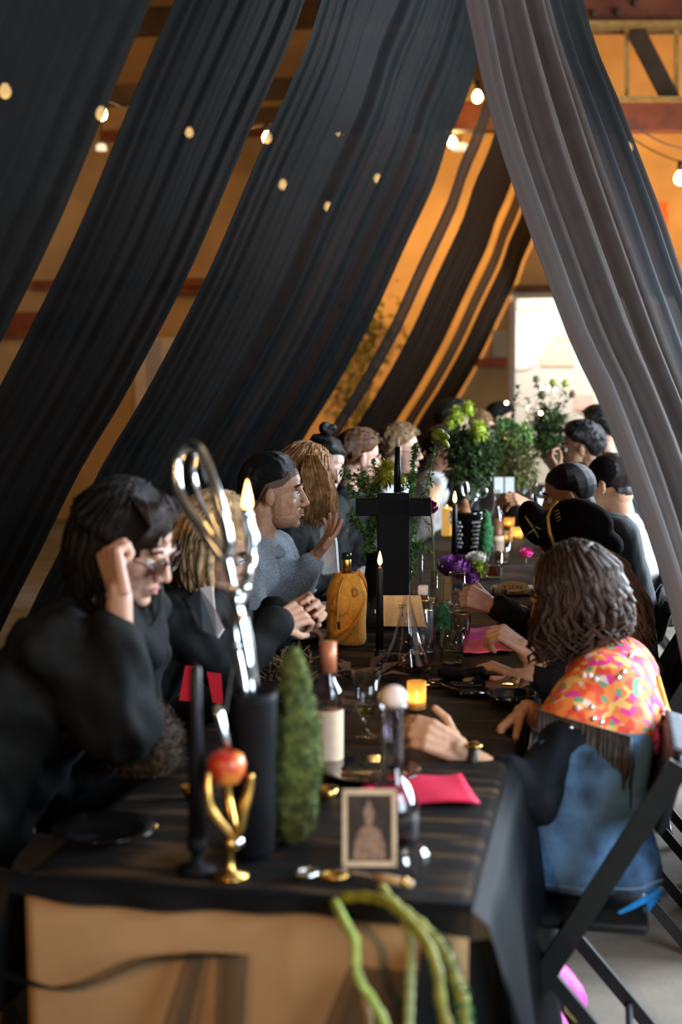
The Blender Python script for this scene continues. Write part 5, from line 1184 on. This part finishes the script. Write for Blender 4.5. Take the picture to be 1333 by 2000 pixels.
def vase(t, px, py, wpx, hpx, kind='bud', m=None, d=None):
    b = B(px, py) if d is None else at(px, py, d); k = ppm(b); r = wpx * k / 2; h = hpx * k; m = m or cg
    if kind == 'tube': pr = [(r * .9, 0), (r, .003), (r, h), (r - .0015, h), (r - .0018, .006), (.001, .006)]
    elif kind == 'bud': pr = [(r * .9, 0), (r, .004), (r, h * .45), (r * .55, h * .68), (r * .5, h * .9), (r * .72, h), (r * .62, h), (r * .42, h * .88), (r * .45, h * .68), (r * .92, h * .44), (r * .92, .008), (.001, .007)]
    else: pr = [(r * .7, 0), (r * .95, h * .25), (r, h * .55), (r * .8, h), (r * .75, h), (r * .9, h * .5), (.001, .02)]
    MB().lathe(b, pr, 22).build('vase', m, t); return b + V(0, 0, h)
def stem(t, pts, r=.0022): MB().tube(spl(pts, 18), r, 6).build('stem', stemm, t)
G1 = 'flower vases along the table'
# bud vase with green spike and button flowers, left of the spirit bottle
b0 = B(799, 1200); d1 = depth(b0)
t = thing('flower_vase', 'slim bud vase with tall green flower spike beside the black cross', 'vase', b0); top = vase(t, 799, 1200, 20, 88)
def pt(x, y, dz=0.0, d=None): return at(x, y, (d or d1) + dz)
foliage(t, [[top - V(0, 0, .1), pt(800, 1060, .0), pt(803, 980, .0), pt(812, 870, 0)]], leafb, 1, 420, .020, .0075, .1, t0=.50, name='flower_spike')
foliage(t, [[top - V(0, 0, .1), pt(800, 1080), pt(806, 1040), pt(818, 990)], [top - V(0, 0, .1), pt(806, 1090), pt(820, 1060), pt(838, 1076)], [top - V(0, 0, .1), pt(797, 1070), pt(800, 1030), pt(796, 1000)]], leafb, 2, 130, .030, .007, .1)
stem(t, [top - V(0, 0, .1), pt(808, 1075), pt(826, 990), pt(838, 930), pt(852, 868)])
foliage(t, [[pt(826, 990), pt(836, 940), pt(846, 890), pt(850, 860)]], leafm, 3, 60, .034, .008, .3, t0=0)
for i, (x, y) in enumerate(((857, 843), (868, 851), (853, 853), (870, 866))):
    stem(t, [pt(838, 940), pt(846, 890), pt(x, y + 6)], .0014); pc = pt(x, y); MB().ell(pc, (.022, .022, .012), Matrix.Rotation(.3 * i, 3, 'Y'), 12, 7).build('button_flower', yg, t)
# glass tube with a purple ranunculus
b0 = B(848, 1206); d1 = depth(b0); t = thing('flower_vase', 'straight glass tube vase with one purple ranunculus', 'vase', b0); top = vase(t, 848, 1206, 14, 92, 'tube')
stem(t, [b0 + V(0, 0, .02), pt(848, 1110), pt(846, 1050), pt(842, 1005)], .003); rose(t, pt(838, 992), .036, purp, (.1, -.5, .8))
foliage(t, [[pt(846, 1050), pt(830, 1016), pt(822, 1008)]], leafm, 5, 10, .025, .006)
b0 = B(822, 1160); d1 = depth(b0); t = thing('flower_vase', 'very thin empty glass stem vase behind the spirit bottle', 'vase', b0); vase(t, 822, 1160, 8, 100, 'tube')
# greenery and a yellow spider mum behind the cross
b0 = B(742, 1178); d1 = depth(b0) + .0; t = thing('flower_arrangement', 'loose greenery with a yellow spider mum behind the black cross', 'flowers', b0); top = vase(t, 742, 1178, 60, 100, 'bowl', matb)
foliage(t, [[top, pt(730, 1000), pt(700, 940), pt(672, 918)], [top, pt(725, 1010), pt(690, 960), pt(680, 935)], [top, pt(735, 1000), pt(718, 950), pt(705, 915)], [top, pt(740, 980), pt(735, 930), pt(728, 905)], [top, pt(760, 1000), pt(790, 950), pt(798, 930)], [top, pt(715, 1040), pt(690, 1010), pt(688, 1000)], [top, pt(735, 990), pt(722, 965), pt(738, 940)], [top, pt(720, 1070), pt(722, 1050), pt(716, 1080)]], leafm, 6, 110, .036, .009, .2, t0=.25)
foliage(t, [[top, pt(738, 990), pt(712, 955), pt(694, 930)], [top, pt(748, 985), pt(740, 950), pt(742, 925)]], olive, 7, 40, .034, .009, .1, t0=.3)
pom(t, pt(756, 926, -.05), .05, mumy, 8, 200, 'flower_head', 1.25); pom(t, pt(786, 938, -.04), .026, mumy, 9, 80, 'flower_head', 1.2)
# far bouquets
def bouquet(px, py, d, vw, vh, label, vm=None):
    b0 = at(px, py, d); b0.z = TT; t = thing('flower_arrangement', label, 'flowers', b0); k = ppm(b0)
    MB().lathe(b0, [(vw * k * .35, 0), (vw * k * .5, vh * k * .4), (vw * k * .4, vh * k), (vw * k * .36, vh * k), (.001, .02)], 18).build('vase', vm or matb, t); return t, b0 + V(0, 0, vh * k)
d1 = 7.7; t, top = bouquet(915, 1040, d1, 50, 70, 'dark leafy bouquet with lime pompoms behind the studded bucket')
cloud(t, pt(915, 905), .12, .17, leafd, 1, 900, .05, .014); cloud(t, pt(900, 870), .10, .10, leafd, 2, 350, .05, .012); cloud(t, pt(948, 890), .08, .12, leafd, 3, 300, .045, .012)
for i, (x, y, r) in enumerate(((892, 812, 20), (914, 800, 17), (936, 842, 22), (880, 826, 14))): stem(t, [top, pt((x + 915) / 2, 900), pt(x, y)]); pom(t, pt(x, y, -.1), r * .0028, yg, 20 + i, 130)
d1 = 8.3; t, top = bouquet(1005, 1010, d1, 56, 60, 'olive green trailing bouquet beside the far wine glasses')
cloud(t, pt(1005, 905), .13, .14, olive, 4, 900, .06, .010); cloud(t, pt(985, 850), .09, .09, leafm, 5, 350, .05, .012); cloud(t, pt(1018, 850), .06, .06, leafb, 6, 220, .05, .012)
foliage(t, [[top, pt(1000, 860), pt(1005, 800), pt(1013, 752)], [top, pt(1020, 880), pt(1034, 820), pt(1030, 775)]], leafd, 7, 60, .04, .011, .1)
foliage(t, [[top, pt(1030, 890), pt(1045, 930), pt(1048, 960)], [top, pt(975, 890), pt(965, 930), pt(962, 955)]], olive, 8, 70, .05, .008, .6)
d1 = 8.9; t, top = bouquet(1075, 990, d1, 56, 60, 'tallest dark flower arrangement standing against the bright window')
cloud(t, pt(1075, 850), .13, .15, leafd, 9, 700, .06, .016)
tips = ((1048, 742), (1080, 748), (1104, 750), (1060, 770), (1118, 770), (1066, 790), (1095, 785), (1040, 800))
foliage(t, [[top, pt(1072, 860), pt((x + 1072) / 2, (y + 840) / 2), pt(x, y)] for x, y in tips], leafd, 10, 34, .05, .014, .1)
for i, (x, y) in enumerate(tips[:5]): pom(t, pt(x, y), .03, yg if i in (1, 2) else olive, 40 + i, 60)
d1 = 8.6; t, top = bouquet(1118, 990, d1, 30, 50, 'thin dark stems standing beside the bearded man')
foliage(t, [[top, pt(1116, 900), pt(1112, 850), pt(1108, 806)], [top, pt(1120, 900), pt(1122, 850), pt(1128, 808)]], leafd, 11, 16, .05, .012, .1)
# fairy lights strung through the far flowers
c0 = at(1030, 830, 8.7); fl_ = thing('fairy_lights', 'string of tiny warm fairy lights in the far flowers', 'lights', c0)
pts = [at(x, y, 8.5) for x, y in ((990, 787), (1033, 796), (1057, 807), (1026, 836), (1016, 873), (1060, 757), (1072, 758), (1085, 762))]
MB().tube(spl(pts, 40), .002, 5).build('wire', wirem, fl_); tiny = mat('fairy_bulb', (1, .8, .4), .3, emit=(1, .66, .22), estr=22)
for p_ in pts: MB().ell(p_, .012, None, 10, 7).build('bulb', tiny, fl_)
# far candles
taper(985, 1010, 880, 'slim lit taper candle in front of the olive bouquet', True, 4, 1.0, fl=24, holder=blackg)
taper(888, 1112, 982, 'lit black taper candle before the studded black bucket', True, 5.5, 1.2, fl=22, holder=blackg)
q = B(873, 1046); k = ppm(q); t = thing('pillar_candle', 'short glowing yellow pillar candle left of the studded bucket', 'candle', q)
MB().lathe(q, [(.028, 0), (.029, .01), (.029, 52 * k), (.024, 55 * k), (.006, 50 * k)], 22).build('wax_body', mat('glowing_wax', (.85, .55, .15), .5, noise=.08, emit=(1, .5, .1), estr=.55, sss=.3), t); flames(q + V(0, 0, 50 * k), .03, t, 1.0)
# studded bucket with bread, small scissors and moss
q = B(911, 1078); k = ppm(q); r = 31 * k; h = 80 * k; t = thing('studded_bucket', 'black ice bucket with rows of pearl studs', 'bucket', q)
MB().lathe(q, [(r * .7, 0), (r * .78, .006), (r, h * .9), (r * 1.08, h * .94), (r * 1.08, h), (r * .98, h), (r * .9, h * .85), (.001, h * .2)], 30).build('bucket_body', blackg, t)
pearl = mat('pearl_stud', (.80, .86, .86), .15, noise=.03, coat=.5); aC = math.atan2(CAM.y - q.y, CAM.x - q.x)
for i in range(7):
    for j in range(-5, 6):
        if abs(j) in (1, 2) and False: continue
        if -1 <= j <= 1: continue
        a = aC + j * .22 + (.11 if i % 2 else 0); u = .15 + .10 * i; rr_ = r * (.78 + .22 * u) ; MB().ell(q + V(math.cos(a) * rr_, math.sin(a) * rr_, h * u), .0062, None, 8, 5).build('pearl_stud', pearl, t)
for sg in (-1, 1): MB().tube([q + V(math.cos(aC + sg * 1.3 + .25 * math.cos(x)) * r * 1.06, math.sin(aC + sg * 1.3 + .25 * math.cos(x)) * r * 1.06, h * .8 + .018 * math.sin(x)) for x in np.linspace(0, 6.28, 15)[:-1]], .003, 6, True).build('ring_handle', chrome, t)
t = thing('bread_loaf', 'brown pointed bread roll sticking out of the studded bucket', 'bread', q + V(0, 0, h * .6))
rr = remesh(MB().ell(q + V(-.012, 0, h * .9), (.035, .034, .05)).ell(q + V(-.008, 0, h * 1.12), (.022, .022, .04)), .005, 2); displace(rr, .003, 60, 4); rr.build('crust', mat('brown_crust', (.32, .14, .05), .8, noise=.3, nscale=40), t)
dq = depth(q); t = thing('small_scissors', 'chrome scissors with ring handles in the studded bucket', 'scissors', at(918, 1000, dq))
for cx_, cy_, rx_, ry_, an in ((909, 955, 6, 16, -.1), (942, 962, 9, 11, .5)):
    pl = [at(cx_ + rx_ * math.cos(x) * math.cos(an) - ry_ * math.sin(x) * math.sin(an), cy_ + rx_ * math.cos(x) * math.sin(an) + ry_ * math.sin(x) * math.cos(an), dq) for x in np.linspace(0, 6.283, 21)[:-1]]; MB().tube(pl, .0042, 8, True).build('ring_handle', chrome, t)
for P in ([(911, 970), (914, 985), (918, 1010), (920, 1040)], [(935, 970), (924, 981), (914, 1005), (908, 1040)]): MB().tube([at(x, y, dq) for x, y in P], [.0045, .005, .0045, .003], 8).build('shank', chrome, t)
q = B(942, 1090); mossy('moss_column', q + V(.01, 0, 0), .034, .034, .20, mossg, 'green moss column to the right of the studded bucket', 9, .010, 900)
# purple cabbage, cream and lime flowers
q = B(888, 1136); t = thing('purple_cabbage', 'purple ornamental cabbage before the lit taper', 'cabbage', q); rose(t, q + V(0, 0, .055), .075, purpc, (.15, -.35, 1), 'leaf_rosette', ((1.0, 6, .35), (.85, 6, .6), (.62, 5, .9), (.4, 4, 1.1)))
q = B(917, 1142); t = thing('purple_cabbage', 'smaller purple cabbage head right of the big one', 'cabbage', q); rose(t, q + V(0, 0, .035), .046, purpc, (.3, -.6, .8), 'leaf_rosette')
q = B(932, 1112); t = thing('cream_flower', 'cream white bloom behind the lime flower', 'flower', q); rose(t, q + V(0, 0, .045), .055, creamp, (0, -.2, 1)); q = B(936, 1128); t = thing('lime_flower', 'lime green pompom bloom beside the purple cabbage', 'flower', q); pom(t, q + V(0, 0, .038), .040, limep, 60, 160, 'flower_head', .9)
q = B(1028, 1100); t = thing('pink_flower', 'bright pink bloom beside the guest in the black hat', 'flower', q); rose(t, q + V(0, 0, .045), .034, pinkp, (0, -.5, .7)); stem(t, [q, q + V(0, 0, .03)])
t, q, r, h = bottle(970, 1084, 30, 128, 'second rosé bottle further down the table', wine, None, (.06, .30), .38, lv=.55)
# far glasses, amber cups, cards
for i, (px, py, lab) in enumerate(((995, 1030, 'amber cup nearest the second rosé bottle'), (1010, 1052, 'amber cup left of the hat brim'), (990, 1060, 'lowest amber cup right of the second rosé bottle'), (1012, 1016, 'farthest amber cup in the cluster of four'))):
    q = B(px, py); t = thing('amber_cup', lab, 'cup', q, None); MB().lathe(q, [(.026, 0), (.03, .004), (.034, .06), (.032, .06), (.027, .007), (.001, .006)], 18).build('glass_cup', ambg, t); MB().lathe(q, [(.022, .008), (.022, .02)], 12).build('wax', MATS['ivory_wax'], t); flames(q + V(0, 0, .02), .022, t, .35 if i < 2 else 0)
def wineglass(px, py, d, hpx, label):
    b0 = at(px, py, d); b0.z = TT; k = ppm(b0); h = hpx * k; r = h * .2; t = thing('wine_glass', label, 'glass', b0, 'drinking glasses')
    MB().lathe(b0, [(r * .9, 0), (r * .9, .003), (.004, .008), (.0035, h * .5), (r * .6, h * .6), (r, h * .75), (r * .82, h), (r * .80, h), (r * .96, h * .75), (r * .55, h * .62), (.001, h * .55)], 22).build('glass_body', cg, t)
wineglass(1050, 960, 8.0, 90, 'stemmed wine glass before the tall dark flowers'); wineglass(1036, 950, 8.5, 85, 'stemmed wine glass left of the bearded man'); wineglass(1064, 950, 8.3, 80, 'stemmed wine glass under the raised hand of the bearded man')
wc = mat('white_card', (.80, .84, .84), .7, noise=.03)
for px, lab in ((975, 'white place card behind the slim lit taper, left one'), (996, 'white place card in front of the reaching pink hand')):
    P = [at(x, y, 7.9) for x, y in ((px - 9, 963), (px + 9, 963), (px + 9, 932), (px - 9, 932))]; rect_card('place_card', P, wc, lab, 'card')
# dried twigs and leaves at centre left
q = B(555, 1332); d1 = depth(q); t = thing('dried_twigs', 'bundle of dried brown twigs beside the moss column', 'twigs', q); g = random.Random(6)
tw = mat('dried_twig', (.12, .07, .025), .8, noise=.3, nscale=50); b = MB()
for k in range(46):
    a = pt(g.uniform(515, 600), g.uniform(1305, 1340)); a.z = max(a.z, TT + .004); e = a + V(g.gauss(0, .04), g.gauss(0, .04), abs(g.gauss(.045, .02))); m_ = a.lerp(e, .5) + V(g.gauss(0, .012), 0, .01); b = MB().tube([a, m_, e], .0022, 5); b.tube([m_, m_ + V(g.gauss(0, .02), g.gauss(0, .02), .02)], .0016, 5); b.build('twig', tw, t)
q = B(690, 1330); d1 = depth(q); t = thing('dried_leaves', 'purplish brown dried leaves lying behind the goblet', 'leaves', q); dl = mat('dried_purple_leaf', (.07, .04, .035), .6, noise=.3, nscale=30)
for k in range(14):
    a = q + V(g.uniform(-.10, .10), g.uniform(-.03, .10), g.uniform(.004, .03)); b = MB(); leaf(b, a, V(g.gauss(0, 1), g.gauss(0, 1), g.uniform(.1, .7)), g.uniform(.07, .11), .022); b.build('leaf', dl, t)
q = B(640, 1205); t = thing('lime_wedge', 'yellow lime wedge held by the blonde woman', 'fruit', at(596, 1222, 3.76)); MB().ell(at(596, 1222, 3.76), (.020, .010, .018), None, 12, 8).build('wedge', mat('lime_flesh', (.50, .42, .08), .4, noise=.2), t)
# green stems hanging over the front edge
vm1 = mat('hanging_stem_olive', (.20, .19, .02), .6, noise=.25, nscale=30); vm2 = mat('hanging_stem_lime', (.30, .38, .07), .6, noise=.25, nscale=30, bump=.4, bscale=90); vm3 = mat('hanging_stem_pale', (.38, .44, .20), .6, noise=.2, nscale=30)
def vine(P, r, m, label, fuzz=0, seed=0):
    S_ = spl([at(x, y, d) for x, y, d in P], 30); t = thing('hanging_stem', label, 'plant', S_[0]); n = len(S_)
    MB().tube(S_, [r * (.8 + .25 * math.sin(i * 1.1) ** 2) for i in range(n)], 10).build('stem', m, t)
    if fuzz:
        g = random.Random(seed); b = MB()
        for k in range(fuzz): i = g.randrange(n // 2, n - 1); d = V(g.gauss(0, 1), g.gauss(0, 1), g.gauss(0, 1)).normalized(); leaf(b, S_[i].lerp(S_[i + 1], g.random()) + d * r * .6, d, .012, .003)
        b.build('fuzz', mossg, t, False, kind='stuff')
vine([(655, 1762, 2.22), (672, 1800, 2.12), (694, 1838, 2.10), (694, 1880, 2.09), (702, 1915, 2.08), (728, 1955, 2.07), (752, 2000, 2.06), (768, 2060, 2.06)], .0085, vm2, 'lime green stem hanging leftmost over the front of the tan cloth')
vine([(668, 1754, 2.23), (715, 1752, 2.20), (760, 1764, 2.16), (800, 1800, 2.12), (835, 1845, 2.08), (855, 1900, 2.06), (862, 1960, 2.05), (884, 2040, 2.04)], .0095, vm1, 'thick olive stem curving over the table edge into the middle of the bunch')
vine([(745, 1735, 2.27), (765, 1762, 2.19), (830, 1815, 2.13), (872, 1870, 2.10), (890, 1915, 2.08), (905, 1960, 2.07), (908, 2050, 2.06)], .0105, vm1, 'fuzzy stem hanging rightmost with a mossy green end', 420, 3)
vine([(790, 1790, 2.15), (802, 1850, 2.11), (801, 1920, 2.10), (798, 2050, 2.09)], .0075, vm3, 'pale straight stem hanging in the middle of the bunch')
vine([(712, 1945, 2.10), (718, 1970, 2.09), (726, 2040, 2.09)], .0065, mat('hanging_stem_brown', (.35, .26, .16), .7, noise=.2), 'short brown stem beside the lime green one near the bottom edge')
# ================================================================== CHAIRS
chm = mat('black_chair_plastic', (.006, .007, .008), .45, noise=.1, nscale=60, spec=.25); chs = mat('black_chair_steel', (.012, .013, .014), .35, noise=.1, spec=.4)
def chair_proto(loc, rz, label):
    t = thing('folding_chair', label, 'chair', (0, 0, 0), 'black folding chairs')
    MB().box((.02, 0, .435), (.40, .40, .026), None, .01).build('seat', chm, t)
    Mb = Matrix.Rotation(R(-14), 3, 'Y'); MB().box((-.215, 0, .72), (.034, .40, .17), Mb, .016).build('backrest', chm, t)
    for sg in (1, -1):
        MB().bar((-.235, sg * .205, .79), (.215, sg * .205, .012), .022, .045, (1, 0, 0)).build('front_leg', chs, t, False)
        MB().bar((.12, sg * .182, .43), (-.24, sg * .182, .012), .018, .030, (1, 0, 0)).build('rear_leg', chs, t, False)
        for x in (.215, -.24): MB().cap((x, sg * (.205 if x > 0 else .182), .018), .016, (x, sg * (.205 if x > 0 else .182), .022), .016, 10).build('rubber_foot', matb, t)
    MB().tube([(.14, -.2, .14), (.14, .2, .14)], .009, 8).build('stretcher', chs, t); MB().tube([(-.15, -.18, .11), (-.15, .18, .11)], .009, 8).build('stretcher', chs, t)
    t.location = loc; t.rotation_euler = (0, 0, rz); return t
LH = [(-.80, .62, 'person with glasses'), (-.80, 1.32, 'blonde woman in the black jacket'), (-.80, 2.35, 'man in the grey sweater'), (-.78, 2.98, 'strawberry blonde woman'), (-.80, 3.66, 'woman with the topknot'), (-.78, 4.34, 'brown-haired man in black'), (-.78, 5.02, 'sandy-haired man with glasses'), (-.80, 5.78, 'guest in the white shirt'), (-.78, 6.5, 'black-haired guest behind the pompoms'), (-.62, 7.2, 'guest with long pale hair'), (-.62, 8.2, 'dark-haired guest at the far end')]
RH = [(.51, 1.06, 'woman in the embroidered jacket'), (.60, 2.02, 'long brown-haired guest'), (.66, 2.66, 'guest in the black hat'), (.585, 3.30, 'man in the slate waistcoat'), (.63, 4.0, 'man with the visible ear'), (.74, 5.0, 'bearded man on the right'), (.78, 6.1, 'guest covered by the grey drape')]
proto = None
for (x, y, who), rz in [(a, 0) for a in LH] + [(a, math.pi) for a in RH]:
    lab = 'black folding chair under the ' + who; loc = (x - (.02 if rz else 0), y, 0)
    proto = proto or chair_proto(loc, rz, lab)
    if proto.location != Vector(loc): dup(proto, loc, rz, lab)
# grey coat on the nearest right chair, blue scarf under its seat
coat = mat('grey_blue_coat', (.13, .15, .18), .8, noise=.15, nscale=30)
def cfn(u, v):
    y = .90 + .34 * v; return V(.755 + .035 * math.sin(u * 2.2) + .012 * math.sin(v * 17 + u * 3), y, .80 - .47 * u - .06 * math.sin(v * 8) * u) if u > .12 else V(.71 + .045 * (u / .12), y, .812 - .012 * u / .12)
t = MB().grid(cfn, 26, 26).build('coat', coat, None, True, (.78, 1.06, .6), solid=.008); tag(t, 'grey blue coat hanging on the back of the nearest right chair', 'coat')
bs = mat('bright_blue_cloth', (.01, .20, .52), .6, noise=.15, nscale=40)
def bfn(u, v): q = at(1205, 1800, 3.0).lerp(at(1285, 1752, 3.1), u); return q + V(.01 * math.sin(v * 9), .02 * v, -.055 * v * (.5 + .5 * math.sin(u * 3 + .5)) + .02)
t = MB().grid(bfn, 14, 8).build('scarf', bs, None, True, bfn(.5, .5), solid=.005); tag(t, 'bright blue scarf hanging from the seat of the nearest right chair', 'scarf')
